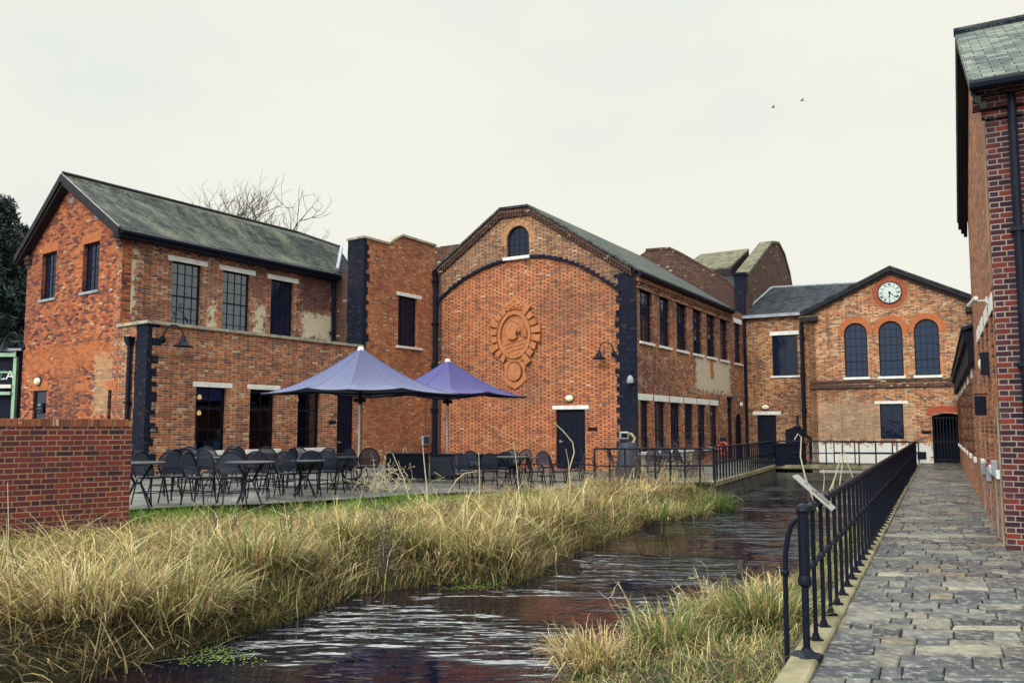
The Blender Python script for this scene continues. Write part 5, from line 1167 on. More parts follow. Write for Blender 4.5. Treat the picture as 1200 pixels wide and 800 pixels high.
# umbrellas
def umbrella(x, yrim, yap, Y, col, label, rot, half=2.55):
    c = atY(x, yrim, Y); ap_ = atY(x, yap, Y).z; rimz = c.z; base = Vector((c.x, c.y, gz(c.x)))
    o = thing('terrace_umbrella', label, 'umbrella', base, 'umbrellas on the terrace')
    mb = MB(); nr_, na = 14, 64; Hh = ap_-rimz
    def P_(r, g):
        q = (g % (math.pi/2)); sq = 1/(math.cos(q)+math.sin(q)); R_ = half*(sq*.70+.30*sq*sq)
        zz = rimz-.10*math.cos(4*g)*r**2*-1*.0+ (Hh)*(1-r)**1.55 + .10*r*r*(1-abs(math.cos(2*g)))
        return Vector((c.x+R_*r*math.cos(g+rot), c.y+R_*r*math.sin(g+rot), zz))
    rs = [.035+(.965)*i/nr_ for i in range(nr_+1)]
    for layer in (0, -.012):
        for r in rs:
            for k in range(na): mb.v.append(P_(r, 2*math.pi*k/na)+up*layer)
    n_ = (nr_+1)*na
    for i in range(nr_):
        for k in range(na):
            k2 = (k+1) % na; f_ = [i*na+k, i*na+k2, (i+1)*na+k2, (i+1)*na+k]; mb.f.append(f_); mb.f.append([n_+v for v in reversed(f_)])
    for k in range(na):
        k2 = (k+1) % na; mb.f.append([nr_*na+k, nr_*na+k2, n_+nr_*na+k2, n_+nr_*na+k]); mb.f.append([k2, k, n_+k, n_+k2])
    m, nt, b = mat('umbrella_cloth'); tcc = N(nt, 'ShaderNodeTexCoord').outputs['Object']; b.inputs['Base Color'].default_value = (*col, 1); b.inputs['Roughness'].default_value = .65
    nzz = NOISE(nt, tcc, 1.5, 4); nt.links.new(MIX(nt, nzz, col, tuple(v*.82 for v in col)), b.inputs['Base Color']); bump(nt, b, nzz, .05, .3)
    tr = N(nt, 'ShaderNodeBsdfTranslucent'); tr.inputs[0].default_value = (*[v*.6 for v in col], 1); mx = N(nt, 'ShaderNodeMixShader'); mx.inputs[0].default_value = .15; nt.links.new(b.outputs[0], mx.inputs[1]); nt.links.new(tr.outputs[0], mx.inputs[2]); nt.links.new(mx.outputs[0], nt.nodes['Material Output'].inputs[0])
    build('canopy', mb, m, o, smooth=True)
    for k in range(8):
        mb = MB(); mb.tube([P_(rr_, k*math.pi/4)+up*.003 for rr_ in rs], .006, 4); build('seam', mb, m, o)
    mb = MB(); hem = [P_(1, 2*math.pi*k/na)-up*.02 for k in range(na)]; mb.tube(hem+[hem[0]], .018, 6); build('hem', mb, MT['iron'], o, smooth=True)
    mb = MB(); mb.lathe(Vector((c.x, c.y, ap_-.12)), [(.08, 0), (.09, .06), (.07, .12), (.04, .14)], 16); build('cap', mb, MT['white'], o, smooth=True)
    mb = MB(); mb.tube([base, Vector((c.x, c.y, rimz-.25))], .035, 12); build('pole', mb, MT['steel'], o, smooth=True)
    mb = MB(); mb.tube([Vector((c.x, c.y, rimz-.28)), Vector((c.x, c.y, ap_-.08))], .045, 12); mb.box(c.x-.14, c.x+.14, c.y-.10, c.y+.10, rimz-.22, rimz-.12); build('sleeve', mb, MT['iron'], o)
    for k in range(4):
        g = k*math.pi/2; a_ = Vector((c.x, c.y, rimz-.02)); e_ = P_(.985, g)-up*.03; mid = a_.lerp(e_, .5)+up*.05; mb = MB(); mb.tube([a_, mid, e_], .022, 8); build('arm', mb, MT['iron'], o, smooth=True)
    mb = MB(); mb.lathe(base, [(.38, 0), (.38, .05), (.1, .07), (.06, .25)], 20); build('base', mb, MT['iron'], o)
    return o
umbrella(422, 461, 407, 20.6, (.095, .112, .25), 'pale lilac-blue pointed umbrella, the nearer and larger of the two', R(4), 2.5)
umbrella(524.5, 464, 421, 24.6, (.055, .05, .23), 'deep violet-blue pointed umbrella behind the larger one', R(8), 2.45)

# planters and screens by the pipe
def boxthing(name, label, cat, x0, x1, yb, yt, dep=.5, m='board', z=None, slats=6):
    z = gz(G(x0, yb).x); a, b_ = G(x0, yb, z), G(x1, yb, z); P = Plane(a[:2], b_[:2]); zt2 = P.pix((x0+x1)/2, yt)[1]
    o = thing(name, label, cat, (a+b_)/2); mb = MB(); mb.pbox(P, 0, P.L, z+.06, zt2-.05, -dep, 0); build('body', mb, MT[m], o, bevel=.01)
    mb = MB(); mb.pbox(P, -.03, P.L+.03, zt2-.048, zt2, -dep-.02, .03); build('top_rim', mb, MT['iron'], o, bevel=.006)
    mb = MB()
    for u in (.02, P.L-.1): mb.pbox(P, u, u+.08, z, z+.058, -dep+.05, -.05)
    build('feet', mb, MT['iron'], o)
    mb = MB()
    for i in range(slats): zz = z+.1+(zt2-z-.2)*i/slats; mb.pbox(P, .03, P.L-.03, zz, zz+(zt2-z-.2)/slats-.015, .002, .014)
    build('slats', mb, MT[m], o)
    return o
MT['dgrey'] = plain('dark_grey_panel', (.035, .045, .07), .5, .3, 5)
boxthing('planter', 'dark grey box planter standing at the foot of the second umbrella', 'planter', 504, 532, 561, 532, .6, 'dgrey', slats=1)
boxthing('bench', 'long low black bench along the tower wall, left of the box planter', 'bench', 452, 500, 563, 531, .5)
boxthing('bench', 'low black slatted bench against the arch wall behind the far chairs', 'bench', 536, 606, 552, 532, .4)
boxthing('bench', 'dark bench below the aisle door and third aisle window', 'bench', 352, 412, 553, 531, .4)
# A-board
z = gz(-3); c = G(474, 560, z); o = thing('a_board_frame', 'thin pale A-shaped easel frame on the terrace left of the planter', 'easel', c)
mb = MB(); 
for s_ in (-1, 1): mb.tube([c+Vector((s_*.22, 0, 0)), c+Vector((s_*.03, .05, .85)), c+Vector((0, .05, .9))], .012, 6)
mb.tube([c+Vector((-.1, .03, .62)), c+Vector((.1, .03, .62))], .01, 6); build('frame', mb, MT['steel'], o)
# electric box on pipe
P = PD; r = P.rect(493.5, 501, 510, 521); o = thing('service_box', 'pale grey electric box on the wall beside the tall downpipe', 'box', P.w(r[0], r[2])); mb = MB(); mb.pbox(P, *r, 0, .12); build('body', mb, MT['lead'], o, bevel=.01); mb = MB(); mb.pbox(P, r[0]+.04, r[1]-.04, r[2]+.05, r[3]-.05, .121, .13); build('cover', mb, MT['dgrey'], o)
# draped stand with spout
z = 0; c = G(736, 560, 0); o = thing('draped_stand', 'dark draped stand with small grey box and pale curved spout at the mill corner', 'stand', c)
mb = MB(); mb.lathe(c, [(.42, 0), (.40, .3), (.34, .7), (.30, 1.0), (.22, 1.12)], 12); build('drape', mb, MT['dgrey'], o, smooth=True)
zc_ = 1.32; mb = MB(); mb.box(c.x-.26, c.x+.02, c.y-.12, c.y+.12, 1.22, 1.46); build('head_box', mb, MT['steel'], o, bevel=.02)
mb = MB(); mb.box(c.x-.22, c.x-.02, c.y-.125, c.y-.121, 1.27, 1.41); build('screen', mb, MT['board'], o)
mb = MB(); mb.tube([c+up*1.4, c+Vector((.12, -.02, 1.38)), c+Vector((.22, -.04, 1.25)), c+Vector((.18, -.05, 1.12)), c+Vector((.0, -.1, 1.02))], .045, 8); build('spout', mb, plain('straw_rope', (.42, .36, .2), .9, .4, 20), o, smooth=True)
# lifebuoy
c = wl0.lerp(wl1, .22)+nl*1.6; c = Vector((c.x, c.y, 0)); c = Vector((G(848, 556)[0], G(848, 556)[1], 0)); o = thing('lifebuoy', 'red lifebuoy hanging on a black post behind the curved railing', 'lifebuoy', c)
mb = MB(); cc_ = c+Vector((0, -.06, .88)); ring = [cc_+Vector((.11*math.cos(g), -.12*math.cos(g), .20*math.sin(g))) for g in [2*math.pi*i/20 for i in range(21)]]; mb.tube(ring, .045, 8); build('ring', mb, MT['red'], o, smooth=True)
mb = MB(); mb.tube([c, c+up*1.25], .03, 8); mb.box(c.x-.1, c.x+.1, c.y-.02, c.y+.0, 1.12, 1.25); build('post', mb, MT['iron'], o)
# sluice machine near hatch
c = G(936, 546, 0); o = thing('sluice_gear', 'black sluice gear with upright screw beside the link block hatch', 'machine', c)
mb = MB(); mb.box(c.x-.75, c.x+.55, c.y+.6, c.y+.75, .0, .85); mb.box(c.x-.8, c.x+.6, c.y+.55, c.y+.8, .85, .93); build('frame', mb, MT['board'], o)
mb = MB(); mb.tube([c+Vector((.25, .68, .9)), c+Vector((.25, .68, 2.1))], .05, 8); mb.lathe(c+Vector((.25, .68, 1.5)), [(.06, 0), (.14, .05), (.14, .15), (.06, .2)], 12); build('screw', mb, MT['iron'], o)

# ================================================================== VEGETATION
def blades_mesh(name, base, L, az, th0, bend, width, c0, c1, seg=5, jit=.1):
    n = len(base); t = np.linspace(0, 1, seg+1); tk = RNG.uniform(.15, .85, n)[:, None]; kink = (RNG.random(n) < .45)[:, None]; ang = th0[:, None]+np.where(kink, bend[:, None]*np.clip((t[None, :]-tk)*6, 0, 1)+RNG.normal(0, .12, (n, 1))*t[None, :], bend[:, None]*t[None, :])
    dl = (L/seg)[:, None]; h = np.concatenate([np.zeros((n, 1)), np.cumsum(np.sin(ang[:, :-1])*dl, 1)], 1); z = np.concatenate([np.zeros((n, 1)), np.cumsum(np.cos(ang[:, :-1])*dl, 1)], 1)
    az2 = az[:, None]+RNG.normal(0, jit, (n, 1))*t[None, :]*3
    x = base[:, 0:1]+h*np.cos(az2); y = base[:, 1:2]+h*np.sin(az2); z = base[:, 2:3]+z
    w = width[:, None]*(1-t[None, :]**1.6*.9)*.5; tw = az[:, None]+math.pi/2+RNG.normal(0, .5, (n, 1)); sx_, sy_ = np.cos(tw)*w, np.sin(tw)*w
    V = np.empty((n, seg+1, 2, 3), np.float32); V[:, :, 0, 0] = x-sx_; V[:, :, 0, 1] = y-sy_; V[:, :, 1, 0] = x+sx_; V[:, :, 1, 1] = y+sy_; V[:, :, 0, 2] = z; V[:, :, 1, 2] = z
    idx = np.arange(n*(seg+1)*2).reshape(n, seg+1, 2); Fq = np.stack([idx[:, :-1, 0], idx[:, :-1, 1], idx[:, 1:, 1], idx[:, 1:, 0]], -1).reshape(-1, 4)
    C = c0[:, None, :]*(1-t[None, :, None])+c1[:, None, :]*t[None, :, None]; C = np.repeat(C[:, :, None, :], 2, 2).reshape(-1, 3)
    me = bpy.data.meshes.new(name); me.vertices.add(n*(seg+1)*2); me.vertices.foreach_set('co', V.ravel())
    me.loops.add(len(Fq)*4); me.loops.foreach_set('vertex_index', Fq.ravel().astype(np.int32)); me.polygons.add(len(Fq)); me.polygons.foreach_set('loop_start', np.arange(0, len(Fq)*4, 4, dtype=np.int32)); me.update(calc_edges=True)
    a = me.attributes.new('col', 'FLOAT_COLOR', 'POINT'); a.data.foreach_set('color', np.concatenate([C, np.ones((len(C), 1))], 1).astype(np.float32).ravel())
    me.materials.append(MT['blade']); o = bpy.data.objects.new(name, me); COL.objects.link(o); return o
MT['blade'] = vcol('grass_blades', .65, .25)
def segdist(P, poly):
    d = np.full(len(P), 1e9); nx_ = np.zeros((len(P), 2))
    for a, b_ in zip(poly[:-1], poly[1:]):
        a = np.array(a); b_ = np.array(b_); v = b_-a; t = np.clip(((P-a)@v)/(v@v), 0, 1); q = a+t[:, None]*v; dd = np.linalg.norm(P-q, axis=1); m_ = dd < d; d[m_] = dd[m_]
        nn = np.array([-v[1], v[0]])/np.linalg.norm(v); nx_[m_] = nn
    return d, nx_
def inpoly(P, poly):
    x, y = P[:, 0], P[:, 1]; ins = np.zeros(len(P), bool); n = len(poly)
    for i in range(n):
        x0, y0 = poly[i]; x1, y1 = poly[(i+1) % n]
        c_ = ((y0 > y) != (y1 > y)); ins ^= c_ & (x < (x1-x0)*(y-y0)/((y1-y0) if y1 != y0 else 1e-9)+x0)
    return ins
def vnoise(P, s, seed):   # cheap value noise
    r = np.random.default_rng(seed).random((64, 64)); p = P*s; i = np.floor(p).astype(int); f = p-i; f = f*f*(3-2*f)
    g = lambda a, b_: r[a % 64, b_ % 64]
    return (g(i[:, 0], i[:, 1])*(1-f[:, 0])+g(i[:, 0]+1, i[:, 1])*f[:, 0])*(1-f[:, 1])+(g(i[:, 0], i[:, 1]+1)*(1-f[:, 0])+g(i[:, 0]+1, i[:, 1]+1)*f[:, 0])*f[:, 1]
te2 = [tuple(t0[:2])]; tend = (wl0.x+.1, wl0.y-.1)
bankL = edgeL+[(wl0.x-.1, wl0.y+.05), (tm.x-.1, tm.y+.1), (t0.x, t0.y+.1)]+tedge[::-1]
def gzv(x): return .22*np.clip((1-x)/6.5, 0, 1)
def bankz(P):
    d, nn = segdist(P, edgeL); n1 = vnoise(P, 1.3, 1); n2 = vnoise(P, 3.1, 2)
    z = -.72+.58*np.clip(d/.7, 0, 1)**.7+ (gzv(P[:, 0])-.02)*np.clip((d-.3)/3., 0, 1)+ (n1-.5)*.16*np.clip(d/1., 0, 1)+(n2-.5)*.05
    dt, _ = segdist(P, tedge); f = np.clip(dt/.8, 0, 1); z = np.minimum(z, gzv(P[:, 0])-.03+.4*dt)
    return z, d, nn
# bank surface: triangulated grid clipped to the bank polygon
xs = np.arange(-16, 7.5, .3); ys = np.arange(-2, 25, .3); GX, GY = np.meshgrid(xs, ys, indexing='ij'); P_all = np.stack([GX.ravel(), GY.ravel()], 1)
dE, _ = segdist(P_all, edgeL); ins = inpoly(P_all, bankL); dT, _ = segdist(P_all, tedge)
ok = ins | (dE < .45) | (dT < .0); zz, _, _ = bankz(P_all); zz = np.where(ins, zz, -.95)
mb = MB(); mb.v = [Vector((p[0], p[1], z)) for p, z in zip(P_all, zz)]; ny_ = len(ys)
for i in range(len(xs)-1):
    for j in range(ny_-1):
        q = [i*ny_+j, (i+1)*ny_+j, (i+1)*ny_+j+1, i*ny_+j+1]
        if all(ok[k] for k in q): mb.f.append(q)
used = sorted({k for f in mb.f for k in f}); mp_ = {k: i for i, k in enumerate(used)}; mb.v = [mb.v[k] for k in used]; mb.f = [[mp_[k] for k in f] for f in mb.f]
soil = plain('boggy_bank_shade', (.035, .028, .018), .95, .6, 3, 0, .7, c2=(.02, .03, .012)); struct('bank', mb, soil, smooth=True, label='boggy canal bank below the terrace')  # soil coloured dark to stand in for shade under the bank grass
def sample(poly, n, box, cond=None):
    out = []; c = 0
    while c < n:
        P = np.stack([RNG.uniform(box[0], box[1], n), RNG.uniform(box[2], box[3], n)], 1); P = P[inpoly(P, poly)]
        if cond is not None: P = P[cond(P)]
        out.append(P); c += len(P)
    return np.concatenate(out)[:n]
STR = np.array([(.68, .54, .22), (.50, .38, .15), (.78, .67, .36), (.26, .15, .08), (.62, .54, .30), (.36, .22, .12)]); GRN = np.array([(.10, .17, .035), (.16, .24, .05), (.06, .11, .03), (.22, .27, .08)])
def colors(n, g):   # g: probability of green
    a = STR[RNG.integers(0, len(STR), n)]; b_ = GRN[RNG.integers(0, len(GRN), n)]; m_ = (RNG.random(n) < g)[:, None]
    return np.where(m_, b_, a)*RNG.uniform(.75, 1.2, (n, 1))
def grassfield(name, label, poly, box, n, kind, zf, group=None):
    P = sample(poly, n, box)
    if kind == 'long': _, d_, _ = zf(P); P = P[RNG.random(n) < np.clip(.35+(d_-.35)*.5, .35, 1.)]; n = len(P)
    # more blades close to the camera and along the water
    z, d, nn = zf(P); dist = np.hypot(P[:, 0], P[:, 1]); cl_ = vnoise(P, .9, 5); cl2 = vnoise(P, 2.2, 6)
    outaz = np.arctan2(-nn[:, 1], -nn[:, 0]); near = np.clip(1-d/1.6, 0, 1)
    az = np.where(RNG.random(n) < .15+.35*near, outaz+RNG.normal(0, .9, n)+(cl_-.5)*1.8, (cl2*2*math.pi*2)+RNG.normal(0, 1.3, n))
    if kind == 'long':
        rear = np.clip((d-1.3)/1.1, 0, 1); fr_ = RNG.random(n)
        Lb = (RNG.uniform(.15, .42, n)*(1-rear)+RNG.uniform(.04, .13, n)*rear)*(.5+.9*cl2)*(.6+.4*np.clip(segdist(P, tedge)[0]/2.5, 0, 1)); th = RNG.uniform(.5, 1.45, n)*(1-rear)+RNG.uniform(.1, 1.25, n)*rear; bd = RNG.uniform(.2, 1.7, n); w = RNG.uniform(.004, .009, n)*(1+dist*.05); g = np.clip(.32+(cl_-.5)*2.2, .03, .85); shade_ = (.18+1.05*cl2)*(1-rear)*.65+(1.0+.5*cl2)*rear  # bank shade painted into the front blades, rear blades brightened as if lit
        az = np.where((rear < .5) & (fr_ < .55), outaz+np.where(cl_ > .5, 1.35, -1.35)+RNG.normal(0, .5, n), az)
    elif kind == 'short':
        Lb = RNG.uniform(.10, .26, n); th = RNG.uniform(0, .5, n); bd = RNG.uniform(.1, .9, n); w = RNG.uniform(.004, .008, n)*(1+dist*.06); dT_, _ = segdist(P, tedge); g = np.clip(1.2-dT_*.40, .3, 1.)
    m_ = RNG.random(n) < g; C1 = colors(n, 0)*1.0; C2 = GRN[RNG.integers(0, 4, n)]*RNG.uniform(.9, 1.5, (n, 1)); 
    if kind == 'short': C2 = C2*np.array([.95, 1.3, .8])
    tip = np.where(m_[:, None], C2, C1)*(shade_[:, None] if kind == 'long' else 1.); root = tip*np.array([.6, .5, .45])  # roots darkened in colour to imitate shade low in the grass
    B = np.stack([P[:, 0], P[:, 1], z-.01], 1)
    o = blades_mesh(name, B, Lb, az, th, bd, w, root, tip, 5, .12); tag(o, label, 'grass', group, 'stuff'); return o
boxL = (-13, 7, 3.5, 24)
nearpoly = [p for p in bankL]
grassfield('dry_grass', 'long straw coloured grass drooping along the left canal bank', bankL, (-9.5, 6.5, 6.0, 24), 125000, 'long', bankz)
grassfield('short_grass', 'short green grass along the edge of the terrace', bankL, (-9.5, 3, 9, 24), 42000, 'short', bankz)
# water-edge fringe: denser, longer, leaning over the water
def along(poly, n, off=.25, t0_=0.):
    P_ = np.array(poly); seg = np.linalg.norm(np.diff(P_, axis=0), axis=1); cs = np.concatenate([[0], np.cumsum(seg)]); s_ = RNG.uniform(t0_*cs[-1], cs[-1], n); i = np.clip(np.searchsorted(cs, s_)-1, 0, len(seg)-1); t = (s_-cs[i])/seg[i]
    p = P_[i]+(P_[i+1]-P_[i])*t[:, None]; v = (P_[i+1]-P_[i])/seg[i][:, None]; nn = np.stack([-v[:, 1], v[:, 0]], 1); return p+nn*RNG.uniform(-.05, off*1.6, n)[:, None], nn
ed = edgeL[2:]; P, nn = along(ed, 9000, .4); z, d, _ = bankz(P); z = np.maximum(z, -.66); n = len(P); tuft = vnoise(P, 1.1, 9); dist = np.hypot(P[:, 0], P[:, 1])
sel = RNG.random(n) < .25+1.3*(tuft-.2); P, nn, z, tuft, dist = P[sel], nn[sel], z[sel], tuft[sel], dist[sel]; n = len(P)
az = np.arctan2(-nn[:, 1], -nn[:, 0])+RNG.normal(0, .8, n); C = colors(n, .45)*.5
o = blades_mesh('reed_fringe', np.stack([P[:, 0], P[:, 1], z], 1), RNG.uniform(.15, .42, n)*(.5+.8*tuft), az, RNG.uniform(.0, .6, n), RNG.uniform(.5, 2.1, n), RNG.uniform(.005, .011, n)*(1+dist*.03), C*.4, C*.95, 6, .3); tag(o, 'dense fringe of drooping dead reeds at the left water edge', 'reeds', None, 'stuff')  # fringe colour darkened, most at the roots, for shade above the water
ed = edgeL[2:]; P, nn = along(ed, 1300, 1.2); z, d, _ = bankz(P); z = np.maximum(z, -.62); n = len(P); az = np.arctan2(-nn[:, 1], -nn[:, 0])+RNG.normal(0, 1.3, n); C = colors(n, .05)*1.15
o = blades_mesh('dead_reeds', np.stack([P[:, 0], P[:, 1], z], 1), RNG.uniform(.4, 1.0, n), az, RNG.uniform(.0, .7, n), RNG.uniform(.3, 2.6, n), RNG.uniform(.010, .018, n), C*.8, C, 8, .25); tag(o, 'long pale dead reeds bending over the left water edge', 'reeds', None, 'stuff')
# flattened straw lying in tangled mats over the bank
n = 14000; P = sample(bankL, n, (-9, 6, 6, 23)); z, d, nn = bankz(P); sel = (d < 3.5); P, z, d, nn = P[sel], z[sel], d[sel], nn[sel]; n = len(P); cl_ = vnoise(P, .7, 31); az = cl_*14+RNG.normal(0, 1.0, n); C = colors(n, .05)*(.45+.8*vnoise(P, 1.7, 33))[:, None]; dist = np.hypot(P[:, 0], P[:, 1])
o = blades_mesh('flattened_straw', np.stack([P[:, 0], P[:, 1], z+RNG.uniform(.01, .15, n)], 1), RNG.uniform(.3, .85, n), az, RNG.uniform(.9, 1.45, n), RNG.uniform(.0, .8, n), RNG.uniform(.005, .010, n)*(1+dist*.03), C*.8, C, 5, .2); tag(o, 'tangled flattened straw lying over the left bank', 'grass', None, 'stuff')
# lush green sedge near the end of the left bank
def sedge(cx, cy, cz, n, L, rad, g, label, name='sedge_tuft', group='sedge tufts'):
    P = np.stack([cx+np.clip(RNG.normal(0, rad, n), -1.5*rad, 1.5*rad), cy+np.clip(RNG.normal(0, rad, n), -1.5*rad, 1.5*rad), np.full(n, cz)], 1); az = np.arctan2(P[:, 1]-cy, P[:, 0]-cx)+RNG.normal(0, .5, n); C = colors(n, g); dist = math.hypot(cx, cy)
    o = blades_mesh(name, P, RNG.uniform(.35, .75, n)*L, az, RNG.uniform(.1, .9, n), RNG.uniform(.6, 1.7, n), RNG.uniform(.006, .012, n)*(1+dist*.04), C*.6, C, 6, .1)
    M_ = Vector((cx, cy, cz)); o.data.transform(Matrix.Translation(-M_)); o.location = M_; tag(o, label, 'plant', group); return o
for (x, y, n_, L_, r_, g_, lab) in ((822, 585, 900, .95, .45, .85, 'bright green sedge at the far tip of the left bank, by the canal wall'), (795, 592, 700, .8, .4, .65, 'green and straw sedge just left of the far bank tip'), (770, 602, 600, .8, .35, .5, 'half green sedge below the dead bush by the straight railing'),
    (470, 655, 900, .75, .28, .6, 'dark green iris clump at the middle of the left bank'), (400, 668, 700, .8, .3, .45, 'mixed sedge clump left of the dark green iris clump'), (640, 640, 700, .8, .35, .3, 'straw tussock on the bend of the left bank'), (560, 640, 700, .8, .35, .25, 'straw tussock left of the bend of the bank'),
    (200, 700, 900, .9, .35, .3, 'drooping straw tussock near the lower left water edge'), (90, 740, 900, .9, .35, .2, 'big straw tussock in the lower left corner'), (300, 690, 800, .9, .3, .4, 'tussock with green tips above the lower left water edge'), (735, 560, 700, .7, .35, .05, 'pale straw tussock in front of the straight railing'), (710, 570, 600, .6, .3, .05, 'pale straw tussock at the left end of the straight railing')):
    p = G(x, y, -.25); s_ = bankz(np.array([[p.x, p.y]]))[0][0]; p = G(x, y, float(s_)); s_ = float(bankz(np.array([[p.x, p.y]]))[0][0]); sedge(p.x, p.y, max(s_, -.6), n_, L_, r_, g_, lab)
# right bank
edR = [tuple(G(x, y, WZ)[:2]) for x, y in ((560, 830), (640, 808), (690, 790), (760, 765), (840, 752), (885, 725), (920, 690), (945, 640))]
edR = [(-1.6, 4.0), (-.5, 5.4)]+edR[1:]+[(rail0.x+5.0, rail0.y+10.)]
rp0 = [(rail0+railv*t-nr*.16) for t in (10.5, 6, 3, 0, -2, -6)]
bankR = edR+[tuple(p[:2]) for p in rp0]
def bankzR(P):
    d, nn = segdist(P, edR); n1 = vnoise(P, 1.6, 11); tt = (P-np.array(rail0[:2]))@np.array([nr.x, nr.y]); dr_ = np.clip(-tt-.16, 0, 9)
    z = -.72+.4*np.clip(d/.5, 0, 1)**.7+.25*np.clip(1-dr_/1.6, 0, 1)*np.clip(d/.6, 0, 1)+(n1-.5)*.12; return z, d, -nn
xs = np.arange(-6, 10, .2); ys = np.arange(-2, 17, .2); GX, GY = np.meshgrid(xs, ys, indexing='ij'); P_all = np.stack([GX.ravel(), GY.ravel()], 1); ins = inpoly(P_all, bankR); dE, _ = segdist(P_all, bankR+[bankR[0]]); tt = (P_all-np.array(rail0[:2]))@np.array([nr.x, nr.y])
ok = (ins | (dE < .3)) & (tt < -.0); zz, _, _ = bankzR(P_all); zz = np.where(ins, zz, np.where(tt > -.25, zz, -.95)); mb = MB(); mb.v = [Vector((p[0], p[1], z)) for p, z in zip(P_all, zz)]; ny_ = len(ys)
for i in range(len(xs)-1):
    for j in range(ny_-1):
        q = [i*ny_+j, (i+1)*ny_+j, (i+1)*ny_+j+1, i*ny_+j+1]
        if all(ok[k] for k in q): mb.f.append(q)
used = sorted({k for f in mb.f for k in f}); mp_ = {k: i for i, k in enumerate(used)}; mb.v = [mb.v[k] for k in used]; mb.f = [[mp_[k] for k in f] for f in mb.f]
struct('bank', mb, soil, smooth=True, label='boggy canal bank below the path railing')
n = 19000; P = sample(bankR, n, (-3, 6, 3.5, 14)); z, d, nn = bankzR(P); cl_ = vnoise(P, 1.4, 15); az = cl_*9+RNG.normal(0, 1.1, n); C = colors(n, .45)*(.4+.9*vnoise(P, 2.6, 17))[:, None]
o = blades_mesh('rough_grass', np.stack([P[:, 0], P[:, 1], z], 1), RNG.uniform(.06, .22, n)*(.5+.9*cl_), az, RNG.uniform(.2, 1.4, n), RNG.uniform(.4, 1.9, n), RNG.uniform(.004, .010, n), C*.6, C, 6, .15); tag(o, 'rough green and straw grass below the path railing', 'grass', None, 'stuff')
for (x, y, n_, L_, r_, g_, lab) in ((900, 770, 900, .7, .2, .6, 'green tussock beside the foot of the curved railing stay'), (860, 760, 800, .6, .2, .45, 'mixed tussock left of the railing foot'), (790, 780, 800, .55, .2, .6, 'green leafy tussock at the bottom of the picture'), (700, 790, 700, .5, .2, .1, 'straw tussock at the tip of the right bank'), (915, 700, 600, .5, .2, .2, 'straw tussock behind the curved stay')):
    p = G(x, y, -.4); s_ = float(bankzR(np.array([[p.x, p.y]]))[0][0]); sedge(p.x, p.y, s_, n_, L_, r_, g_, lab)

# dead bushes and stalks: each one a plant of its own
MT['twig'] = plain('dead_twig', (.16, .10, .08), .85, .4, 30); MT['straw'] = plain('bleached_reed', (.55, .49, .33), .8, .25, 20); MT['dtwig'] = plain('dark_twig', (.07, .055, .06), .9, .4, 30)
def rbush(base, h, n, spread, m, label, name='dead_bush', r=.004, curl=.0, seed=1, sub=4):
    rnd = random.Random(seed); mb = MB(); base = Vector(base)
    for i in range(n):
        g = rnd.uniform(0, 2*math.pi); rr = rnd.uniform(0, spread*.35); p = base+Vector((math.cos(g)*rr, math.sin(g)*rr, 0)); d = Vector((math.cos(g)*rnd.uniform(0, .5)*spread, math.sin(g)*rnd.uniform(0, .5)*spread, 1)).normalized(); hh = h*rnd.uniform(.5, 1.1); pts = [p]
        k = 7
        for j in range(k):
            d = (d+Vector((rnd.gauss(0, .10+curl), rnd.gauss(0, .10+curl), rnd.gauss(0, .04+curl*.6)))).normalized(); pts.append(pts[-1]+d*hh/k)
        mb.tube(pts, [r*(1-.7*j/k) for j in range(k+1)], 4)
        for j in range(sub):
            q = pts[rnd.randint(2, k)]; dd = Vector((rnd.gauss(0, 1), rnd.gauss(0, 1), rnd.uniform(-.2+.0, 1.2))).normalized(); tw = [q]
            for _ in range(4): dd = (dd+Vector((rnd.gauss(0, .2+curl*1.5), rnd.gauss(0, .2+curl*1.5), rnd.gauss(0, .15+curl*1.5)))).normalized(); tw.append(tw[-1]+dd*hh*.07)
            mb.tube(tw, [r*.6]*4+[r*.3], 3)
    o = build(name, mb, MT[m], loc=base); tag(o, label, 'plant', 'dead bushes on the banks'); return o
def onbank(x, y):
    z = -.1
    for _ in range(4): p = G(x, y, z); z = float(bankz(np.array([[p.x, p.y]]))[0][0])
    return Vector((p.x, p.y, z))
for k, (x, y, h, n_, sp_, m_, cu, lab) in enumerate(((728, 590, 1.2, 34, .9, 'twig', .05, 'reddish dead bush in front of the left end of the straight railing'), (760, 585, 1.5, 26, .8, 'dtwig', .05, 'dark dead bush in front of the lower mill windows'), (808, 580, 1.5, 34, .9, 'twig', .06, 'dense reddish dead bush at the bend of the railings'), (705, 590, .8, 20, .9, 'twig', .05, 'low brown dead bush left of the reddish ones'),
    (438, 585, 1.15, 26, 1.4, 'straw', .30, 'pale tangled corkscrew shrub in front of the aisle door'), (465, 583, .9, 18, 1.2, 'straw', .32, 'smaller pale corkscrew shrub in front of the long bench'), (262, 650, 1.1, 14, .6, 'dtwig', .06, 'dark thin dead stems at the left of the bank'), (340, 640, .9, 12, .6, 'dtwig', .07, 'dark thin dead stems left of the bank middle'), (450, 660, 1.2, 16, .5, 'dtwig', .05, 'dark upright dead stems at the middle of the bank'), (530, 640, .8, 12, .6, 'twig', .06, 'brown dead stems right of the bank middle'), (680, 620, .8, 14, .6, 'twig', .06, 'brown dead stems on the bank below the straight railing'), (590, 565+40, .7, 12, .6, 'twig', .06, 'thin brown stems in front of the far table'))):
    rbush(onbank(x, y), h, n_, sp_, m_, lab, curl=cu, seed=k+1, r=.005 if m_ != 'straw' else .008)
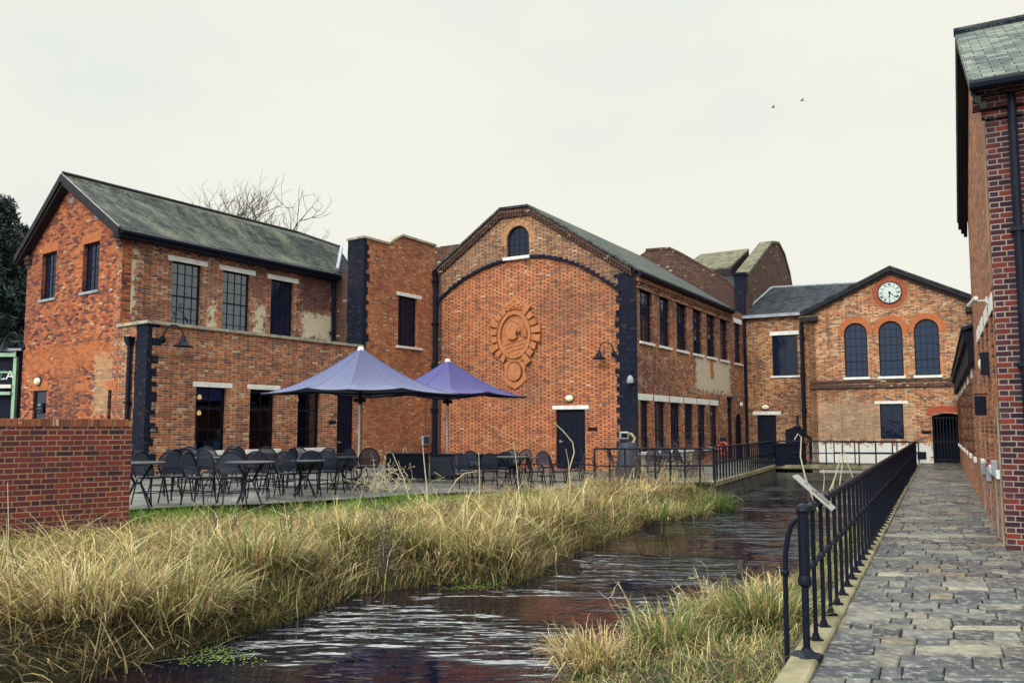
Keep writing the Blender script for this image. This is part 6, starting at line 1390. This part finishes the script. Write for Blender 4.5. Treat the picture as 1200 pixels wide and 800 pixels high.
def bankR_p(x, y):
    z = -.4
    for _ in range(4): p = G(x, y, z); z = float(bankzR(np.array([[p.x, p.y]]))[0][0])
    return Vector((p.x, p.y, max(z, WZ-.05)))
for k, (x, y, h, n_, sp_, m_, cu, lab) in enumerate(((770, 758, .75, 16, .9, 'straw', .12, 'pale dead stems over the water at the tip of the right bank'), (650, 790, .42, 14, .9, 'twig', .1, 'low reddish dead stems at the bottom centre'), (830, 740, .5, 12, .8, 'straw', .12, 'pale bent stems beside the submerged posts'), (880, 735, .5, 12, .8, 'twig', .1, 'brown stems left of the curved stay'))):
    rbush(bankR_p(x, y), h, n_, sp_, m_, lab, curl=cu, seed=k+30, r=.0035)
# single tall reeds, traced as stems standing on the bank
def stem(pts, Y0, label, r=.011, dY=0., m='straw', group='tall dead reeds', plume=False):
    P3 = [atY(x, y, Y0+dY*i/(len(pts)-1)) for i, (x, y) in enumerate(pts)]; mb = MB()
    k = len(P3); mb.tube(P3, [r*(1-.55*i/(k-1)) for i in range(k)], 6)
    if plume:
        e = P3[-1]; rr = random.Random(4)
        for _ in range(16): mb.tube([e+Vector((rr.uniform(-.05, .3), 0, rr.uniform(-.05, .05))), e+Vector((rr.uniform(-.4, -.1), rr.uniform(-.05, .05), rr.uniform(-.08, .08)))], .006, 3)
    o = build('reed', mb, MT[m], loc=P3[0]); tag(o, label, 'reed', group)
stem([(502, 600), (500, 570), (497, 540), (495, 517)], 16.5, 'tall pale straight reed in front of the service box', .016)
stem([(480, 585), (473, 560), (466, 545), (460, 531)], 16.2, 'short pale leaning reed left of the box planter', .013)
stem([(563, 640), (562, 600), (562, 560), (561, 529)], 14.5, 'upright pale reed left of the far chairs', .011)
stem([(612, 640), (609, 590), (606, 550), (602, 517)], 14.8, 'slightly leaning reed in front of the far table', .012)
stem([(667, 610), (668, 572), (667, 550), (673, 530), (671, 518), (660, 505), (649, 495)], 17.5, 'long arching reed bent across the black door', .017)
stem([(669, 592), (668, 560), (666, 540), (663, 526)], 17.2, 'thin upright reed left of the arching one', .010)
stem([(525, 578), (535, 562), (545, 554), (560, 552)], 17.0, 'low bent reed in front of the box planter', .012)
stem([(60, 760), (35, 700), (12, 640), (3, 600)], 8.5, 'tall dark stem at the left edge of the picture', .008, 0, 'dtwig')
stem([(30, 780), (8, 700), (10, 620), (9, 565)], 8.4, 'pale reed stem before the garden wall', .007)
stem([(140, 770), (115, 720), (90, 680), (60, 700)], 7.6, 'bent pale reed in the lower left tangle', .006)
stem([(180, 760), (150, 720), (155, 700), (140, 680)], 7.8, 'kinked pale reed beside the lower left water', .006)
stem([(960, 600), (951, 580), (944, 560), (938, 535), (939, 512), (935, 508), (931, 515)], 9.0, 'tall pale reed hooked at its top, behind the information board', .010)
for k, (pts, r_) in enumerate((([(972, 590), (978, 560), (985, 537)], .010), ([(967, 588), (980, 555), (986, 528)], .010), ([(983, 575), (987, 545), (989, 520)], .009), ([(1000, 560), (994, 545), (990, 528)], .009), ([(965, 575), (966, 560), (965, 548)], .007))):
    stem(pts, 13.0, ('first', 'second', 'third', 'fourth', 'fifth')[k]+' of the pale bean-pole reeds leaning together behind the railing, counting from the left', r_, group='leaning bean-pole reeds')
# submerged posts
for (x, y, l) in ((878, 715, 'rotten dark post stub in the water, nearer the bank'), (867, 672, 'small dark stub rising from the water')):
    p = G(x, y, WZ); mb = MB(); mb.tube([p-up*.3, p+Vector((.01, 0, .08)), p+Vector((.03, 0, .2))], [.05, .05, .035], 7); tag(build('post_stub', mb, MT['bark'], loc=p), l, 'post', 'rotten posts in the canal')
# duckweed patches
duck = plain('duckweed', (.20, .28, .05), .8, .4, 20)
for k, (x, y) in enumerate(((245, 762), (555, 688), (575, 683), (255, 772), (770, 612))):
    p = G(x, y, WZ+.004); mb = MB(); rr = random.Random(k)
    for _ in range(140): q = p+Vector((rr.gauss(0, .22), rr.gauss(0, .09), rr.uniform(0, .002))); mb.poly([q+Vector((.012*math.cos(g), .012*math.sin(g), 0)) for g in (0, 1.25, 2.5, 3.8, 5)])
    tag(build('duckweed', mb, duck, loc=p), 'yellow-green duckweed floating by the left bank', 'duckweed', None, 'stuff')

# ================================================================== TREES
def bare_tree(x, ytop, ybase, Y, w, label, seed, m='bark'):
    rnd = random.Random(seed); top = atY(x, ytop, Y); base = Vector((top.x, Y, -.1)); Ht = top.z; o = thing('bare_tree', label, 'tree', base, 'bare trees behind the roof'); mb = MB(); mt = MB()
    mt.tube([base, base+up*Ht*.35, base+up*Ht*.6+Vector((.1, 0, 0))], [.35, .26, .18], 8); build('trunk', mt, MT[m], o)
    def br(p, d, l, r, lev):
        pts = [p]; dd = d
        for _ in range(4): dd = (dd+Vector((rnd.gauss(0, .16), rnd.gauss(0, .16), rnd.gauss(.04, .08)))).normalized(); pts.append(pts[-1]+dd*l/4)
        mb.tube(pts, [r, r*.85, r*.7, r*.6, r*.5], 4 if lev > 1 else 6)
        if lev >= 5: return
        for k in range(3 if lev < 4 else 2):
            q = pts[rnd.choice((2, 3, 4))]; nd_ = (dd+Vector((rnd.gauss(0, .65), rnd.gauss(0, .65), rnd.gauss(.1, .35)))).normalized(); br(q, nd_, l*rnd.uniform(.6, .82), r*.58, lev+1)
    for k in range(6):
        g = k*1.05+rnd.uniform(-.3, .3); br(base+up*Ht*rnd.uniform(.45, .6), Vector((math.cos(g)*w, math.sin(g)*w, 1.1)).normalized(), Ht*.15, .10, 1)
    build('crown', mb, MT[m], o); return o
bare_tree(262, 172, 300, 56, .75, 'bare winter tree above the ridge of the left roof, the wider of two', 11); bare_tree(308, 196, 300, 52, .6, 'smaller bare winter tree right of the wider one above the roof', 23)
m, nt, b = mat('dark_needles'); a = N(nt, 'ShaderNodeAttribute', attribute_name='col'); nt.links.new(a.outputs['Color'], b.inputs['Base Color']); b.inputs['Roughness'].default_value = .7; MT['needle'] = m
def conifer(px, ytop, Y, rad, label, seed):
    rg = np.random.default_rng(seed); top = atY(px, ytop, Y); Ht = top.z; base = Vector((top.x, Y, -.1)); o = thing('conifer', label, 'tree', base, 'dark conifers at the left edge'); mb = MB(); mb.tube([base, base+up*Ht*.97], [.3, .03], 8); build('trunk', mb, MT['bark'], o)
    n = 26000; nb_ = 170; hb = rg.uniform(.05, 1, nb_)**.9; gb = rg.uniform(0, 2*math.pi, nb_); lb = (rad*(1-hb)**.75+.25)*rg.uniform(.65, 1.15, nb_)
    i = rg.integers(0, nb_, n); t = rg.random(n)**.6; x = np.cos(gb[i])*lb[i]*t+rg.normal(0, .16, n); y = np.sin(gb[i])*lb[i]*t+rg.normal(0, .16, n); z = Ht*hb[i]*1.0-t*lb[i]*.25+rg.normal(0, .14, n)
    s_ = rg.uniform(.05, .13, n); A = rg.normal(0, 1, (n, 3)); A /= np.linalg.norm(A, axis=1)[:, None]; B = np.cross(A, rg.normal(0, 1, (n, 3))); B /= np.linalg.norm(B, axis=1)[:, None]; C0 = np.stack([x, y, z], 1)
    V = np.stack([C0-A*s_[:, None]*1.6, C0+B*s_[:, None]*.5, C0+A*s_[:, None]*1.6, C0-B*s_[:, None]*.5], 1).reshape(-1, 3)
    me = bpy.data.meshes.new('crown'); me.from_pydata(V.tolist(), [], np.arange(n*4).reshape(n, 4).tolist()); at_ = me.attributes.new('col', 'FLOAT_COLOR', 'POINT'); cc = np.array([.012, .026, .028])*rg.uniform(.5, 1.7, (nb_, 1)); cc = cc[i]*rg.uniform(.7, 1.4, (n, 1)); at_.data.foreach_set('color', np.concatenate([np.repeat(cc, 4, 0), np.ones((n*4, 1))], 1).astype(np.float32).ravel())
    me.materials.append(MT['needle']); c_ = bpy.data.objects.new('crown', me); COL.objects.link(c_); c_.parent = o
conifer(4, 232, 46, 3.4, 'tall dark conifer cut by the left edge of the picture', 1); conifer(25, 262, 48, 2.3, 'shorter dark conifer close behind the left gable', 2); conifer(-22, 250, 44, 3.6, 'dark conifer outermost at the left', 3)
def broad_tree(x, y, h, rad, label, seed):  # out-of-frame trees, added so the window panes have something to reflect
    rg = np.random.default_rng(seed); base = Vector((x, y, -.1)); o = thing('added_reflection_tree', label, 'tree', base, 'unseen trees added for window reflections'); mb = MB(); mb.tube([base, base+up*h*.6], [.35, .15], 8); build('trunk', mb, MT['bark'], o)
    n = 7000; nb_ = 40; cb = rg.normal(0, 1, (nb_, 3)); cb /= np.linalg.norm(cb, axis=1)[:, None]; cb *= rad*rg.uniform(.3, .9, (nb_, 1)); i = rg.integers(0, nb_, n); C0 = cb[i]+rg.normal(0, rad*.16, (n, 3)); C0[:, 2] = C0[:, 2]*.8+h-rad*.7
    A = rg.normal(0, 1, (n, 3)); A /= np.linalg.norm(A, axis=1)[:, None]; B = np.cross(A, rg.normal(0, 1, (n, 3))); B /= np.linalg.norm(B, axis=1)[:, None]; s_ = rg.uniform(.12, .28, (n, 1))
    V = np.stack([C0-A*s_, C0+B*s_*.6, C0+A*s_, C0-B*s_*.6], 1).reshape(-1, 3); me = bpy.data.meshes.new('crown'); me.from_pydata(V.tolist(), [], np.arange(n*4).reshape(n, 4).tolist())
    at_ = me.attributes.new('col', 'FLOAT_COLOR', 'POINT'); cc = np.array([.03, .045, .02])*rg.uniform(.5, 1.6, (n, 1)); at_.data.foreach_set('color', np.concatenate([np.repeat(cc, 4, 0), np.ones((n*4, 1))], 1).astype(np.float32).ravel())
    me.materials.append(MT['needle']); c_ = bpy.data.objects.new('crown', me); COL.objects.link(c_); c_.parent = o
for k, (x, y, h, rd_) in enumerate(((42, 20, 13, 5), (50, 27, 11, 5), (46, 12, 14, 5.5), (-8, -28, 13, 5), (2, -32, 15, 6), (14, -30, 12, 5))):
    broad_tree(x, y, h, rd_, ('unseen dark tree added for reflections beyond the right-hand building, nearest the canal hall', 'lower unseen tree added for reflections beyond the right-hand building', 'tallest unseen tree added for reflections beyond the right-hand building', 'unseen dark tree added far behind the viewer for the left arched window to reflect', 'tallest unseen tree added far behind the viewer for the middle arched window to reflect', 'unseen dark tree added far behind the viewer for the right arched window to reflect')[k], 50+k)
# birds
for (x, y, l) in ((906, 126, 'tiny dark bird in the sky, the left one'), (940, 118, 'tiny dark bird in the sky, the right one')):
    p = atY(x, y, 60); mb = MB(); mb.tube([p+Vector((-.14, 0, 0)), p, p+Vector((.16, 0, .02))], [.01, .05, .01], 6)
    for s_ in (-1, 1): mb.prism([p+Vector((-.05, 0, .01)), p+Vector((.06, 0, .01)), p+Vector((.02, s_*.18, .09)), p+Vector((-.06, s_*.3, .07))], (0, 0, .012))
    tag(build('bird', mb, MT['iron'], loc=p), l, 'bird', 'birds')

# ================================================================== LIGHT
SUN_EL, SUN_AZ = R(30), R(-148)      # azimuth of the sun, clockwise from +Y : behind the camera, to the left
w = bpy.data.worlds.new('World'); S.world = w; w.use_nodes = True; nt = w.node_tree; bg = nt.nodes['Background']
sky = N(nt, 'ShaderNodeTexSky', sky_type='NISHITA'); sky.sun_disc = False; sky.sun_elevation = SUN_EL; sky.sun_rotation = SUN_AZ
tc = N(nt, 'ShaderNodeTexCoord').outputs['Generated']; mp = N(nt, 'ShaderNodeMapping'); nt.links.new(tc, mp.inputs[0]); mp.inputs['Scale'].default_value = (1, 1, 2.2)
n1 = NOISE(nt, mp.outputs[0], 1.7, 5, .5)
cloud = MIX(nt, SS(nt, n1, .35, .65), (7.9, 8.5, 8.3), (9.3, 9.15, 8.1))
gn = N(nt, 'ShaderNodeVectorMath', operation='NORMALIZE'); nt.links.new(tc, gn.inputs[0]); sz_ = N(nt, 'ShaderNodeSeparateXYZ'); nt.links.new(gn.outputs[0], sz_.inputs[0])
dt_ = N(nt, 'ShaderNodeVectorMath', operation='DOT_PRODUCT'); nt.links.new(gn.outputs[0], dt_.inputs[0]); dt_.inputs[1].default_value = (math.sin(SUN_AZ)*math.cos(SUN_EL), math.cos(SUN_AZ)*math.cos(SUN_EL), math.sin(SUN_EL))
br_ = M2(nt, 'ADD', M2(nt, 'MULTIPLY_ADD', SS(nt, sz_.outputs[2], .48, .60), 1.4, 1.), M2(nt, 'MULTIPLY', SS(nt, dt_.outputs['Value'], .45, 1.), 1.7))  # sky boosted above the frame and behind the camera as added fill light
dp_ = N(nt, 'ShaderNodeVectorMath', operation='DOT_PRODUCT'); nt.links.new(gn.outputs[0], dp_.inputs[0]); dp_.inputs[1].default_value = (math.sin(R(-12))*math.cos(R(45)), math.cos(R(-12))*math.cos(R(45)), math.sin(R(45)))
br_ = M2(nt, 'ADD', br_, M2(nt, 'MULTIPLY', SS(nt, dp_.outputs['Value'], .965, .985), 8.5))  # added bright sky patch just above the frame, for streaks on the water
vs_ = N(nt, 'ShaderNodeVectorMath', operation='SCALE'); nt.links.new(cloud, vs_.inputs[0]); nt.links.new(br_, vs_.inputs['Scale'])
c = MIX(nt, .04, vs_.outputs[0], sky.outputs[0]); nt.links.new(c, bg.inputs[0]); bg.inputs[1].default_value = .1
sd = bpy.data.lights.new('sun', 'SUN'); sd.energy = 1.5; sd.angle = R(11); sd.color = (1, .95, .86); so = bpy.data.objects.new('sun', sd); COL.objects.link(so)
sdv = Vector((math.sin(SUN_AZ)*math.cos(SUN_EL), math.cos(SUN_AZ)*math.cos(SUN_EL), math.sin(SUN_EL))); so.rotation_euler = (-sdv).to_track_quat('-Z', 'Y').to_euler(); so.location = (0, 0, 30)
S.view_settings.view_transform = 'Standard'; S.view_settings.look = 'None'; S.view_settings.exposure = 0; S.view_settings.gamma = 1
S.render.engine = 'CYCLES'; S.cycles.max_bounces = 6; S.cycles.transparent_max_bounces = 12
